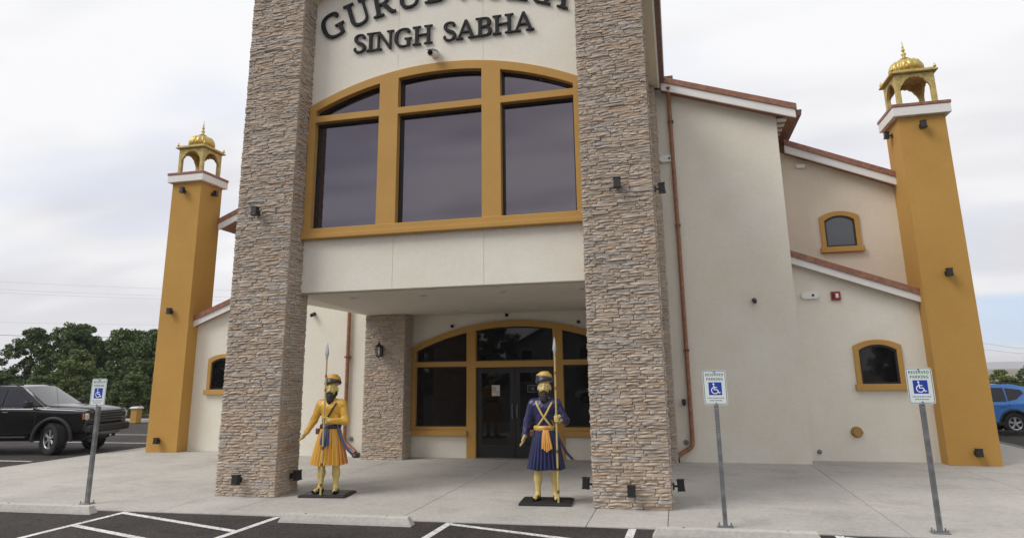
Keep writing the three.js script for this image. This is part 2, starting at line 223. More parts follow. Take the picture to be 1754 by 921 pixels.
{ // porch front above the canopy: panels, arched window, soffit
  const a = 2.5, arch = (x) => 7.02 + arcY(x, 2.66, 0.62);
  const jx = [-2.66, -0.845, 0.85, 2.66];
  for (let i = 0; i < 3; i++) mesh('wall_panel', extr([[jx[i] + 0.002, hc], [jx[i + 1] - 0.002, hc], [jx[i + 1] - 0.002, 4.43], [jx[i] + 0.002, 4.43]], zF - 0.14, zF, [], 0.003), M.cream, bld);
  for (let i = 0; i < 3; i++) { const top = [], n = 14, x0 = jx[i] + 0.0015, x1 = jx[i + 1] - 0.0015; const lo = []; for (let k = 0; k <= n; k++) { const x = lerp(x0, x1, k / n); lo.push([x, arch(x) - 0.05]); } mesh('wall_panel', extr([...lo, [x1, 10.6], [x0, 10.6]], zF - 0.14, zF, [], 0.003), M.cream, bld); }
  mesh('panel_backing', box(-2.66, 2.66, hc + 0.03, 10.5, zF - 0.3, zF - 0.145), M.soffit, bld);
  const sof = []; for (let k = 0; k <= 24; k++) { const x = lerp(-2.66, 2.66, k / 24); sof.push([x, 9.24 + arcY(x, 2.66, 0.9)]); } mesh('arched_soffit', extr([...sof, [2.66, 11], [-2.66, 11]], zF + 0.004, 5.94), M.soffit, bld);
  const w = sub('window', bld); w.userData.label = 'large three bay arched window above the porch';
  const outl = [[-2.63, 4.6], [2.63, 4.6]]; for (let k = 0; k <= 40; k++) { const x = lerp(2.63, -2.63, k / 40); outl.push([x, arch(x)]); }
  const arch2 = (x) => arch(x) - 0.17, bays = [[-2.49, -1.17], [-0.79, 0.835], [1.19, 2.51]], holes = [], tops = [];
  for (const [x0, x1] of bays) { holes.push([[x0, 4.615], [x1, 4.615], [x1, 6.70], [x0, 6.70]]); const t = [[x0, 6.83], [x1, 6.83]]; for (let k = 0; k <= 12; k++) { const x = lerp(x1, x0, k / 12); t.push([x, Math.max(6.87, arch2(x))]); } tops.push(t); }
  mesh('frame', extr(outl, zF - 0.06, zF + 0.075, [...holes, ...tops].map((h) => h.slice().reverse()), 0.006), M.trim, w);
  mesh('sill', rbox(5.27, 0.085, 0.17, 0, 4.455, zF + 0.05, 0.012), M.trim, w); mesh('sill', rbox(5.27, 0.11, 0.12, 0, 4.553, zF + 0.035, 0.01), M.trim, w);
  for (const h of [...holes, ...tops]) {
    const cx = h.reduce((q, p) => q + p[0], 0) / h.length, cy = h.reduce((q, p) => q + p[1], 0) / h.length, sc = (k) => h.map(([x, y]) => [x + Math.sign(cx - x) * k, y + (h.length > 4 ? (y < 6.85 ? k : -k) : Math.sign(cy - y) * k)]);
    mesh('inner_frame', extr(h.slice(), zF - 0.12, zF - 0.055, [sc(0.035)]), M.blackFrame, w);
    mesh('pane', extr(sc(0.03), zF - 0.11, zF - 0.10), M.glassHigh, w);
  }
  // canopy ceiling
  const c = mesh('porch_ceiling', new THREE.ExtrudeGeometry(shapeOf([[-2.78, -5.4], [2.78, -5.4], [3.5, -0.45], [-3.5, -0.45]]), { depth: 0.05, bevelEnabled: false }).rotateX(-Math.PI / 2).translate(0, hc - 0.02, 0), M.ceiling, bld);
  // entrance wall
  const ex = 0.14, aE = 2.62, archE = (x) => 2.62 + arcY(x - ex, aE, 0.60);
  const upper = []; for (let k = 0; k <= 30; k++) { const x = lerp(-2.5, 2.76, k / 30); upper.push([x, archE(x) - 0.02]); }
  mesh('wall', extr([[-3.1, 0], [-2.5, 0], ...upper, [2.76, 0], [3.1, 0], [3.1, hc + 0.015], [-3.1, hc + 0.015]], zE - 0.15, zE), M.cream, bld);
  mesh('wall', box(-2.5, -1.04, 0, 0.52, zE - 0.15, zE + 0.002), M.cream, bld); mesh('wall', box(1.33, 2.76, 0, 0.52, zE - 0.15, zE + 0.002), M.cream, bld);
  const en = sub('entrance_window', bld), f0 = zE - 0.05, f1 = zE + 0.07;
  const outE = [[-2.5, 0.63], [-1.05, 0.63], [-1.05, 0.0], [-0.82, 0], [-0.82, 2.11], [1.11, 2.11], [1.11, 0], [1.34, 0], [1.34, 0.63], [2.76, 0.63]]; for (let k = 0; k <= 40; k++) { const x = lerp(2.76, -2.5, k / 40); outE.push([x, archE(x)]); }
  const hE = []; for (const [x0, x1, lo] of [[-2.38, -1.05, 1], [1.34, 2.64, 1], [-0.82, 1.11, 0]]) { if (lo) hE.push([[x0, 0.72], [x1, 0.72], [x1, 2.14], [x0, 2.14]]); const t = [[x0, 2.26], [x1, 2.26]]; for (let k = 0; k <= 12; k++) { const x = lerp(x1, x0, k / 12); t.push([x, archE(x) - 0.14]); } hE.push(t); }
  mesh('frame', extr(outE, f0, f1, hE.map((h) => h.slice().reverse()), 0.005), M.trim, en);
  mesh('sill', rbox(1.46, 0.12, 0.17, -1.765, 0.575, zE + 0.05, 0.012), M.trim, en); mesh('sill', rbox(1.42, 0.12, 0.17, 2.05, 0.575, zE + 0.05, 0.012), M.trim, en);
  for (const h of hE) { const cx = h.reduce((q, p) => q + p[0], 0) / h.length, sc = (k) => h.map(([x, y], i) => [x + Math.sign(cx - x) * k, y + (i < 2 ? k : -k)]); mesh('inner_frame', extr(h.slice(), zE - 0.1, f0 - 0.003, [sc(0.03)]), M.blackFrame, en); mesh('pane', extr(sc(0.026), zE - 0.09, zE - 0.08), M.glassLow, en); }
  // doors
  for (const s of [-1, 1]) {
    const dr = sub('door', bld), x0 = s < 0 ? -0.80 : 0.15, x1 = s < 0 ? 0.14 : 1.09;
    mesh('door_frame', extr([[x0, 0.015], [x1, 0.015], [x1, 2.116], [x0, 2.116]], zE - 0.06, zE - 0.005, [[[x0 + 0.12, 0.30], [x1 - 0.12, 0.30], [x1 - 0.12, 1.97], [x0 + 0.12, 1.97]]], 0.004), M.blackFrame, dr);
    mesh('pane', box(x0 + 0.115, x1 - 0.115, 0.295, 1.975, zE - 0.04, zE - 0.03), M.glassLow, dr);
    const hx = s < 0 ? 0.085 : 0.205; mesh('handle', tube([[hx, 0.92, zE], [hx, 0.94, zE + 0.06], [hx, 1.22, zE + 0.06], [hx, 1.24, zE]], 0.012, 24, 8), M.galv, dr);
    mesh('closer', rbox(0.28, 0.06, 0.05, s < 0 ? x0 + 0.3 : x1 - 0.3, 2.04, zE + 0.02, 0.01), M.blackMetal, dr);
  }
  mesh('threshold', rbox(1.95, 0.018, 0.2, 0.145, 0.009, zE + 0.02, 0.006), M.galv, bld);
  mesh('panel_backing', box(-0.83, 1.12, 0.02, 2.1, zE - 0.15, zE - 0.09), M.blackFrame, bld);
}

mesh('wall', extr([[-3.0, 0], [3.0, 0], [3.0, yA(3.0) + 0.08], [0, yA(0) + 0.08], [-3.0, yA(3.0) + 0.08]], -18, zE - 0.16), M.cream, bld);
mesh('ridge_roof', extr([[-4.02, yA(4.02) + 0.05], [0, yA(0) + 0.05], [4.02, yA(4.02) + 0.05], [4.02, yA(4.02) + 0.33], [0, yA(0) + 0.33], [-4.02, yA(4.02) + 0.33]], -18, zA - 0.07), M.brown, bld);
// ---------- stone cladding ----------
const stoneGeos = [];
for (let v = 0; v < 10; v++) { // unit ledge stones, front towards +z, base at z = 0
  const r = rng(900 + v), g = new THREE.BoxGeometry(1, 1, 1, 3, 2, 1), p = g.attributes.position, jit = {};
  for (let i = 0; i < p.count; i++) {
    const x = p.getX(i), y = p.getY(i), z = p.getZ(i), key = [x, y, z].map((q) => q.toFixed(2)).join();
    const j = jit[key] ??= [r() - 0.5, r() - 0.5, r() - 0.5];
    if (z > 0) { const ed = Math.abs(x) > 0.49 || Math.abs(y) > 0.49; p.setXYZ(i, x * (Math.abs(x) > 0.49 ? 0.985 + j[0] * 0.02 : 1) + (Math.abs(x) < 0.49 ? j[0] * 0.12 : 0), y * (Math.abs(y) > 0.49 ? 0.965 + j[1] * 0.07 : 1), 1 + j[2] * 0.45 - (ed ? 0.13 : 0)); } else p.setXYZ(i, x, y, 0);
  }
  const q = g.toNonIndexed(); q.computeVertexNormals(); stoneGeos.push(q);
}
function cladFace(len, y0, y1, seed, minH = 0.036, maxH = 0.068) { // stones over a face: along 0..len, up y0..y1
  const r = rng(seed), out = []; let y = y0;
  while (y < y1 - 0.02) {
    const h = Math.min(lerp(minH, maxH, r() * r() * 0.6 + r() * 0.4), y1 - y); let x = 0, first = true;
    while (x < len - 0.01) {
      let w = lerp(0.13, 0.42, r()); if (first) { w *= lerp(0.4, 1, r()); first = false; } if (len - x - w < 0.09) w = len - x;
      const split = h > 0.056 && r() < 0.25, t = () => Math.min(11, Math.floor(r() * 12)), d = () => lerp(0.048, 0.068, r());
      const one = (yy, hh) => out.push({ x: x + w / 2, y: yy + hh / 2, w: w - 0.003, h: hh - 0.002, d: d(), v: Math.floor(r() * 10), t: t(), fl: r() < 0.5 });
      if (split) { one(y, h * 0.5); one(y + h * 0.5, h * 0.5); } else one(y, h);
      x += w;
    }
    y += h;
  }
  return out;
}
function stoneMatrix(s, face) { // face: {o:[x,z], dir:[x,z], n:[x,z]}
  const m = new THREE.Matrix4(), dx = new THREE.Vector3(face.dir[0], 0, face.dir[1]), n = new THREE.Vector3(face.n[0], 0, face.n[1]);
  m.makeBasis(dx.clone().multiplyScalar(s.w), new THREE.Vector3(0, s.h, 0), n.clone().multiplyScalar(s.d));
  m.setPosition(face.o[0] + face.dir[0] * s.x, s.y, face.o[1] + face.dir[1] * s.x); return m;
}
function cladBox(parent, x0, x1, z0, z1, y0, y1, seed, faces, single) { // core plus stones; the first `single` stones of the front are meshes of their own
  const e = 0.045; mesh('core', box(x0 + e, x1 - e, y0, y1, z0 + e, z1 - e), M.stoneCore, parent);
  const F = { front: { o: [x0, z1 - e], dir: [1, 0], n: [0, 1], len: x1 - x0 }, right: { o: [x1 - e, z1 - e], dir: [0, -1], n: [1, 0], len: z1 - z0 - 2 * e }, left: { o: [x0 + e, z0 + e], dir: [0, 1], n: [-1, 0], len: z1 - z0 - 2 * e }, back: { o: [x1, z0 + e], dir: [-1, 0], n: [0, -1], len: x1 - x0 } };
  const geos = stoneTones.map(() => []); let k = 0;
  faces.forEach((f, fi) => {
    for (const s of cladFace(F[f].len, y0, y1, seed + fi * 17)) {
      const m = stoneMatrix(s, F[f]);
      if (f === 'front' && k < single) { k++; const o = new THREE.Mesh(stoneGeos[s.v], stoneTones[s.t]); o.castShadow = o.receiveShadow = true; o.name = 'stone'; m.decompose(o.position, o.quaternion, o.scale); parent.add(o); } else geos[s.t].push(stoneGeos[s.v].clone().applyMatrix4(m));
    }
  });
  geos.forEach((g, i) => { if (g.length) { const o = mesh('stone_cladding', g, stoneTones[i], parent, false); o.userData.kind = 'stuff'; } });
}
for (const s of [-1, 1]) {
  const p = thing('stone_pillar', s < 0 ? 'tall ledgestone pillar carrying the porch, nearer the orange robed statue' : 'tall ledgestone pillar carrying the porch, nearer the blue robed statue', 'pillar', s * 3.211, 0, 5.63, 0, 'porch pillars');
  cladBox(p, -0.567, 0.567, -0.35, 0.35, 0, 10.2, s < 0 ? 101 : 202, ['front', 'right', 'left', 'back'], 300);
  const q = thing('stone_pilaster', s < 0 ? 'shorter ledgestone pier beside the entrance carrying the black lantern' : 'ledgestone pier at the wall half hidden behind the porch pillar', 'pilaster', s * 2.992 , 0, 0.76, 0, 'wall piers beside the entrance');
  cladBox(q, -0.527, s > 0 ? 0.86 : 0.527, -0.24, 0.25, 0, s > 0 ? 8.85 : hc - 0.025, s < 0 ? 303 : 404, s > 0 ? ['front', 'right'] : ['front', 'right', 'left'], 0);
}

// ---------- corner towers ----------
const domeGeo = (() => { // lobed dome
  const prof = [[0.02, 0], [0.27, 0.0], [0.33, 0.04], [0.365, 0.11], [0.36, 0.19], [0.32, 0.27], [0.24, 0.335], [0.14, 0.38], [0.06, 0.405], [0.0, 0.41]].map(([a, b]) => new THREE.Vector2(a, b));
  const c = new THREE.SplineCurve(prof).getPoints(36); const g = new THREE.LatheGeometry(c, 128), p = g.attributes.position;
  for (let i = 0; i < p.count; i++) { const x = p.getX(i), z = p.getZ(i), a = Math.atan2(z, x), y = p.getY(i); const k = 1 + 0.085 * (Math.abs(Math.cos(a * 8)) - 0.6) * sstep(0, 0.08, y); p.setX(i, x * k); p.setZ(i, z * k); }
  g.computeVertexNormals(); return g;
})();
function tower(s) {
  const t = thing('corner_tower', s < 0 ? 'mustard stucco tower with gold domed kiosk, on the parked black truck side' : 'mustard stucco tower with gold domed kiosk, on the blue car side', 'tower', s * 9.77, 0, -0.175, 0, 'corner towers');
  const hw = 0.491, hd = 0.465, H = 7.62;
  mesh('shaft', extr([[-hw, -hd], [hw, -hd], [hw, hd], [-hw, hd]], 0, H, [], 0.008).rotateX(-Math.PI / 2), M.mustard, t);
  const cap = sub('cap', t); const cw = 0.60, cd = 0.575;
  mesh('cap_board', rbox(2 * cw, 0.21, 2 * cd, 0, 7.70, 0, 0.008), M.white, cap); mesh('cap_edge', rbox(2 * cw + 0.03, 0.075, 2 * cd + 0.03, 0, 7.845, 0, 0.01), M.brown, cap); mesh('cap_soffit', box(-0.52, 0.52, 7.585, 7.594, -0.495, 0.495), M.soffit, cap);
  const k = sub('kiosk', t), y0 = 7.883, ys = 8.66, cx = 0.37;
  for (const a of [-1, 1]) for (const b of [-1, 1]) { mesh('column', [rbox(0.105, ys - y0, 0.105, a * cx, (y0 + ys) / 2, b * cx, 0.015), rbox(0.14, 0.05, 0.14, a * cx, y0 + 0.025, b * cx, 0.01)], M.goldPaint, k); }
  // cusped arches between the columns
  const cusp = (L) => { const pts = [[-L, 0.0], [L, 0.0]]; const low = []; const n = 7; for (let i = 0; i <= n * 6; i++) { const u = i / (n * 6), x = lerp(L, -L, u), base = -0.30 * Math.pow(Math.abs(x / L), 2.6) - 0.05, sc = 0.022 * Math.abs(Math.sin(u * n * Math.PI)); low.push([x, base - 0.02 + sc]); } return [[-L, 0.02], [L, 0.02], ...low].reverse(); };
  for (let i = 0; i < 4; i++) mesh('cusped_arch', extr(cusp(0.33), -0.03, 0.03).translate(0, ys - 0.02, 0.385).rotateY(i * Math.PI / 2), M.goldPaint, k);
  mesh('roof_slab', [rbox(1.0, 0.045, 1.0, 0, 8.70, 0, 0.012), rbox(0.92, 0.04, 0.92, 0, 8.742, 0, 0.012)], M.goldPaint, k);
  for (const a of [-1, 1]) for (const b of [-1, 1]) mesh('corner_finial', new THREE.LatheGeometry([[0, 0], [0.03, 0], [0.035, 0.03], [0.015, 0.05], [0.022, 0.075], [0.006, 0.1], [0, 0.13]].map((p) => new THREE.Vector2(...p)), 12).translate(a * 0.45, 8.76, b * 0.45), M.gold, k);
  const d = sub('dome', t); mesh('dome_shell', domeGeo.clone().translate(0, 8.79, 0), M.gold, d); mesh('dome_neck', cyl(0.31, 0.29, 0.05, 0, 8.782, 0, 32), M.goldPaint, d);
  const pet = []; for (let i = 0; i < 16; i++) { const a = (i + 0.5) / 16 * Math.PI * 2; pet.push(new THREE.SphereGeometry(0.05, 8, 6).scale(0.6, 1.3, 1).translate(0.345, 8.90, 0).rotateY(a)); } mesh('relief', pet, M.goldRelief, d);
  const pet2 = []; for (let i = 0; i < 16; i++) { const a = i / 16 * Math.PI * 2; pet2.push(new THREE.SphereGeometry(0.035, 8, 6).scale(0.6, 1.5, 1).rotateZ(0.9).translate(0.285, 9.09, 0).rotateY(a)); } mesh('relief', pet2, M.gold, d);
  mesh('finial', new THREE.LatheGeometry([[0, 0], [0.13, 0], [0.1, 0.03], [0.05, 0.06], [0.035, 0.11], [0.062, 0.15], [0.03, 0.19], [0.022, 0.22], [0.046, 0.255], [0.02, 0.29], [0.016, 0.31], [0.032, 0.34], [0.012, 0.37], [0.01, 0.44], [0, 0.52]].map((p) => new THREE.Vector2(...p)), 20).translate(0, 9.19, 0), M.gold, d);
  return t;
}
tower(-1); tower(1);

// ---------- raised lettering ----------
const font = await new FontLoader().loadAsync('fonts/droid/droid_serif_regular.typeface.json');
{
  const L = thing('wall_lettering', 'dark raised capital letters on the cream wall above the big window', 'lettering', 0, 0, zF);
  const letter = (ch, size, w, x, y, rot) => {
    const g = new TextGeometry(ch, { font, size: size / 0.72 * 0.72, depth: 0.03, curveSegments: 8, bevelEnabled: true, bevelSize: 0.004, bevelThickness: 0.006, bevelSegments: 2 }); g.computeBoundingBox(); const b = g.boundingBox;
    g.translate(-(b.min.x + b.max.x) / 2, 0, 0); g.scale(w, size / (size * 0.985), 1); const m = mesh('letter', g, M.letters, L, false); m.position.set(x, y, 0.02); m.rotation.z = rot; return m;
  };
  const adv = { G: 0.80, U: 0.80, R: 0.74, D: 0.83, W: 1.12, A: 0.78, S: 0.60, I: 0.38, N: 0.86, H: 0.90, B: 0.70, ' ': 0.42 };
  const lay = (str, half) => { const tot = [...str].reduce((q, c) => q + adv[c], 0); let x = 0; return [...str].map((c) => { const cx = x + adv[c] / 2; x += adv[c]; return [c, (cx / tot * 2 - 1) * half]; }); };
  const R = 5.6;
  for (const [c, s] of lay('GURUDWARA', 2.50)) { const a = s / R; letter(c, 0.53, 1.02, Math.sin(a) * R + 0.03, 8.93 - R + Math.cos(a) * R, -a); }
  for (const [c, s] of lay('SINGH SABHA', 1.80)) if (c !== ' ') letter(c, 0.375, 1.06, s + 0.02, 8.075, 0);
}

// ---------- wall spotlights ----------
const spot0 = (() => {
  const t = thing('wall_spotlight', '', 'light', 0, 0, 0, 0, 'black spotlights on pillars and towers');
  mesh('wall_plate', rbox(0.11, 0.11, 0.03, 0, 0, 0.015, 0.008), M.blackMetal, t); mesh('arm', bar([0, 0, 0.03], [0.02, 0, 0.085], 0.018), M.blackMetal, t);
  const h = mesh('lamp_head', [rbox(0.13, 0.165, 0.12, 0.015, 0.01, 0.14, 0.012), rbox(0.145, 0.02, 0.135, 0.015, 0.095, 0.14, 0.004), rbox(0.145, 0.02, 0.135, 0.015, -0.075, 0.14, 0.004)], M.blackMetal, t); h.rotation.x = -0.06; t.scale.setScalar(0.86); return t;
})();
{
  const P = [
    [-3.32, 4.87, 6.01, 0, 'black spotlight halfway up the front of the pillar by the orange robed statue'], [-3.30, 0.27, 6.01, 0, 'black spotlight low on the front of the pillar by the orange robed statue'], [-2.62, 0.28, 5.55, 1, 'black spotlight low on the statue side of the pillar by the orange robed statue'],
    [3.22, 4.88, 6.01, 0, 'black spotlight halfway up the front of the pillar by the blue robed statue'], [3.21, 0.26, 6.01, 0, 'black spotlight low on the front of the pillar by the blue robed statue'], [2.62, 0.28, 5.62, -1, 'black spotlight low on the pillar side facing the blue robed statue'], [3.80, 0.28, 5.62, 1, 'black spotlight low on the outer side of the pillar by the copper downspout'], [3.80, 4.88, 5.62, 1, 'black spotlight halfway up the outer side of the pillar by the copper downspout'],
    [-9.83, 7.31, 0.295, 0, 'black spotlight at the top of the front of the tower behind the black truck'], [-9.27, 7.31, -0.2, 1, 'black spotlight at the top of the inner side of the tower behind the black truck'], [-9.86, 3.78, 0.295, 0, 'black spotlight halfway up the tower behind the black truck'], [-9.86, 0.29, 0.295, 0, 'black spotlight near the foot of the tower behind the black truck'],
    [9.74, 7.33, 0.295, 0, 'black spotlight at the top of the front of the tower by the blue car'], [9.27, 7.33, -0.2, -1, 'black spotlight at the top of the inner side of the tower by the blue car'], [9.79, 3.95, 0.295, 0, 'black spotlight halfway up the tower by the blue car'], [9.81, 0.25, 0.295, 0, 'black spotlight near the foot of the tower by the blue car']];
  P.forEach(([x, y, z, r, l], i) => { const o = i ? copy(spot0, l, x, y, z, r * Math.PI / 2) : spot0; if (!i) { o.position.set(x, y, z); o.userData.label = l; } });
}
// ---------- lantern ----------
{
  const t = thing('wall_lantern', 'black coach lantern with clear panes on the entrance pier', 'lantern', -3.06, 2.54, 1.03);
  mesh('bracket', [rbox(0.09, 0.26, 0.025, 0, 0, 0.012, 0.01), tube([[0, 0.02, 0.02], [0, 0.12, 0.08], [0, 0.19, 0.14], [0, 0.2, 0.17]], 0.012, 20, 8), tube([[0, -0.1, 0.02], [0, -0.14, 0.09], [0, -0.15, 0.17]], 0.01, 16, 8)], M.blackMetal, t);
  const roof = new THREE.LatheGeometry([[0, 0.20], [0.02, 0.19], [0.025, 0.16], [0.05, 0.145], [0.105, 0.09], [0.11, 0.08], [0, 0.08]].map((p) => new THREE.Vector2(...p)), 6).translate(0, 0, 0.17); mesh('roof', roof, M.blackMetal, t);
  const cage = []; for (let i = 0; i < 6; i++) { const a = i / 6 * Math.PI * 2; cage.push(bar([Math.sin(a) * 0.055, -0.13, 0.17 + Math.cos(a) * 0.055], [Math.sin(a) * 0.095, 0.08, 0.17 + Math.cos(a) * 0.095], 0.007)); } cage.push(cyl(0.06, 0.06, 0.025, 0, -0.135, 0.17, 6), cyl(0.012, 0.03, 0.05, 0, -0.17, 0.17, 8)); mesh('cage', cage, M.blackMetal, t);
  for (let i = 0; i < 6; i++) mesh('pane', new THREE.CylinderGeometry(0.086, 0.05, 0.19, 6, 1, true, i * Math.PI / 3, Math.PI / 3).translate(0, -0.025, 0.17), new THREE.MeshPhysicalMaterial({ color: 0xffffff, transmission: 1, thickness: 0, roughness: 0.08, side: THREE.DoubleSide }), t);
  mesh('bulb', new THREE.LatheGeometry([[0, -0.08], [0.015, -0.08], [0.017, -0.03], [0.012, 0], [0, 0.03]].map((p) => new THREE.Vector2(...p)), 12).translate(0, 0, 0.17), M.plastic, t);
}
// ---------- small fittings on the walls ----------
{
  const em = (x, y, z, l) => { const t = thing('emergency_light', l, 'emergency light', x, y, z, 0, 'white emergency lights'); mesh('housing', extr((() => { const o = []; for (let i = 0; i < 28; i++) { const a = i / 28 * Math.PI * 2; o.push([Math.sign(Math.cos(a)) * 0.11 + Math.cos(a) * 0.085, Math.sin(a) * 0.085]); } return o; })(), 0, 0.08, [], 0.015), M.plastic, t); mesh('lens', cyl(0.028, 0.028, 0.015, 0.06, 0, 0.085, 14, 'z'), M.blackMetal, t); };
  em(7.05, 3.62, zB, 'white oval emergency light beside the red alarm box'); em(4.05, 6.99, zA, 'white oval emergency light high on the wall behind the copper downspout');
  const al = thing('fire_alarm', 'red fire alarm box with white strobe on the lower front wall', 'alarm', 7.6, 3.59, zB); mesh('housing', rbox(0.2, 0.2, 0.06, 0, 0, 0.03, 0.012), M.red, al); mesh('strobe', rbox(0.06, 0.1, 0.05, 0.02, 0, 0.07, 0.012), M.plastic, al); mesh('horn_grille', rbox(0.045, 0.13, 0.012, -0.06, 0, 0.063, 0.004), M.blackMetal, al);
  const br = thing('hose_connection', 'round brass fire hose connection low on the lower front wall', 'connection', 7.7, 0.61, zB); mesh('flange', cyl(0.12, 0.12, 0.02, 0, 0, 0.01, 28, 'z'), M.brass, br); mesh('cap', cyl(0.095, 0.08, 0.09, 0, 0, 0.06, 28, 'z'), M.brass, br); mesh('lug', [rbox(0.03, 0.05, 0.06, 0.1, 0, 0.06, 0.006), rbox(0.03, 0.05, 0.06, -0.1, 0, 0.06, 0.006)], M.brass, br);
  const cam = (x, y, z, l, mat = M.blackMetal, ry = 0, k = 1) => { const t = thing('security_camera', l, 'camera', x, y, z, ry, 'security cameras'); t.scale.setScalar(k); mesh('mount', cyl(0.05, 0.05, 0.025, 0, 0, 0.012, 18, 'z'), mat, t); const b = mesh('camera_body', [cyl(0.037, 0.037, 0.15, 0, 0, 0.09, 18, 'z'), rbox(0.085, 0.012, 0.17, 0, 0.04, 0.1, 0.004)], mat, t); b.rotation.x = 0.35; const q = mesh('lens', cyl(0.026, 0.026, 0.01, 0, 0, 0.17, 14, 'z'), M.glassLow, t); q.rotation.x = 0.35; };
  cam(5.76, 3.5, zA, 'small black camera in the middle of the plain cream wall'); cam(4.07, 1.3, zA, 'black camera between the copper downspout and the stone pillar'); cam(-0.09, 7.85, zF, 'white camera under the raised lettering', M.plastic, 0, 1.7); cam(-5.25, 3.55, zA, 'black camera on the cream wall just past the pillar by the orange robed statue');
  for (const [x, y, l] of [[-1.44, 3.13, 'tiny black sensor over the entrance arch nearest the lantern'], [-0.03, 3.36, 'tiny black sensor over the crown of the entrance arch'], [1.74, 3.14, 'tiny black sensor over the entrance arch nearest the blue robed statue']]) { const t = thing('door_sensor', l, 'sensor', x, y, zE, 0, 'sensors over the entrance arch'); mesh('housing', rbox(0.075, 0.07, 0.06, 0, 0, 0.03, 0.012), M.blackMetal, t); mesh('lens', cyl(0.02, 0.02, 0.012, 0, -0.01, 0.063, 12, 'z'), M.glassLow, t); }
  for (const [x, l] of [[4.06, 'round grey outlet cover beside the copper downspout foot'], [-4.05, 'round grey outlet cover near the lantern pier foot']]) { const t = thing('outlet_cover', l, 'outlet', x, 0.42, zA, 0, 'outlet covers'); mesh('cover', [cyl(0.055, 0.05, 0.03, 0, 0, 0.015, 20, 'z'), rbox(0.05, 0.05, 0.02, 0, 0, 0.035, 0.006)], M.galv, t); }
  const pc = thing('pipe_cap', 'small grey pipe end low on the wall near the brass connection', 'pipe', 6.9, 0.19, zB); mesh('pipe', cyl(0.03, 0.03, 0.08, 0, 0, 0.04, 16, 'z'), M.galv, pc); mesh('flange', cyl(0.05, 0.05, 0.01, 0, 0, 0.005, 18, 'z'), M.galv, pc);
  const ul = thing('eave_light', 'small white light box high under the upper sloping roof', 'light', 7.26, 6.87, zC); mesh('housing', rbox(0.22, 0.09, 0.09, 0, 0, 0.045, 0.015), M.plastic, ul); mesh('lens', rbox(0.18, 0.012, 0.06, 0, -0.047, 0.045, 0.004), M.plastic, ul);
  const L = [[-2.04, 4.63], [-0.62, 4.55], [0.95, 4.63], [2.42, 4.6], [-2.6, 1.4], [-0.79, 1.4], [0.86, 1.45]], W = ['front row nearest the orange robed statue', 'front row second from the orange robed statue', 'front row second from the blue robed statue', 'front row nearest the blue robed statue', 'back row nearest the lantern', 'back row left of the door middle', 'back row right of the door middle'];
  L.forEach(([x, z], i) => { const t = thing('ceiling_downlight', 'recessed ceiling downlight, ' + W[i], 'light', x, hc - 0.02, z, 0, 'porch downlights'); mesh('ring', new THREE.TorusGeometry(0.095, 0.012, 8, 28).rotateX(Math.PI / 2).translate(0, -0.004, 0), M.plastic, t); mesh('reflector', cyl(0.09, 0.09, 0.006, 0, -0.004, 0, 24), M.blackFrame, t); });
  // notices on the doors
  const paperTex = (f, w = 128, h = 160) => { const c = document.createElement('canvas'); c.width = w; c.height = h; f(c.getContext('2d'), w, h); const t = new THREE.CanvasTexture(c); t.colorSpace = THREE.SRGBColorSpace; return t; };
  const sheet = (x, y, w, h, l, tx) => { const g = new THREE.BoxGeometry(w, h, 0.003); const m = mesh('door_notice', g, new THREE.MeshStandardMaterial({ map: tx, roughness: 0.7 }), scene, false); m.position.set(x, y, zE - 0.026); tag(m, l, 'notice', 'notices on the doors'); };
  sheet(-0.335, 1.56, 0.20, 0.25, 'pale printed notice on the door nearest the lantern', paperTex((c, w, h) => { c.fillStyle = '#c9c4bd'; c.fillRect(0, 0, w, h); c.fillStyle = '#c9a98a'; c.fillRect(0, 18, w * 0.5, h * 0.6); c.fillStyle = '#6f7f9e'; for (let i = 0; i < 9; i++) c.fillRect(i > 4 ? w * 0.5 : 10, 22 + i * 14, w * 0.45, 5); }));
  sheet(0.58, 1.60, 0.26, 0.17, 'dark notice with a blue emblem beside the blue robed statue', paperTex((c, w, h) => { c.fillStyle = '#8d8f93'; c.fillRect(0, 0, w, h); c.fillStyle = '#1b1c22'; c.fillRect(5, 5, w - 10, h - 10); c.fillStyle = '#3a4a86'; c.beginPath(); c.arc(w * 0.5, h * 0.5, h * 0.25, 0, 7); c.fill(); c.fillStyle = '#b07a32'; c.beginPath(); c.arc(w * 0.5, h * 0.5, h * 0.1, 0, 7); c.fill(); }, 160, 104));
}
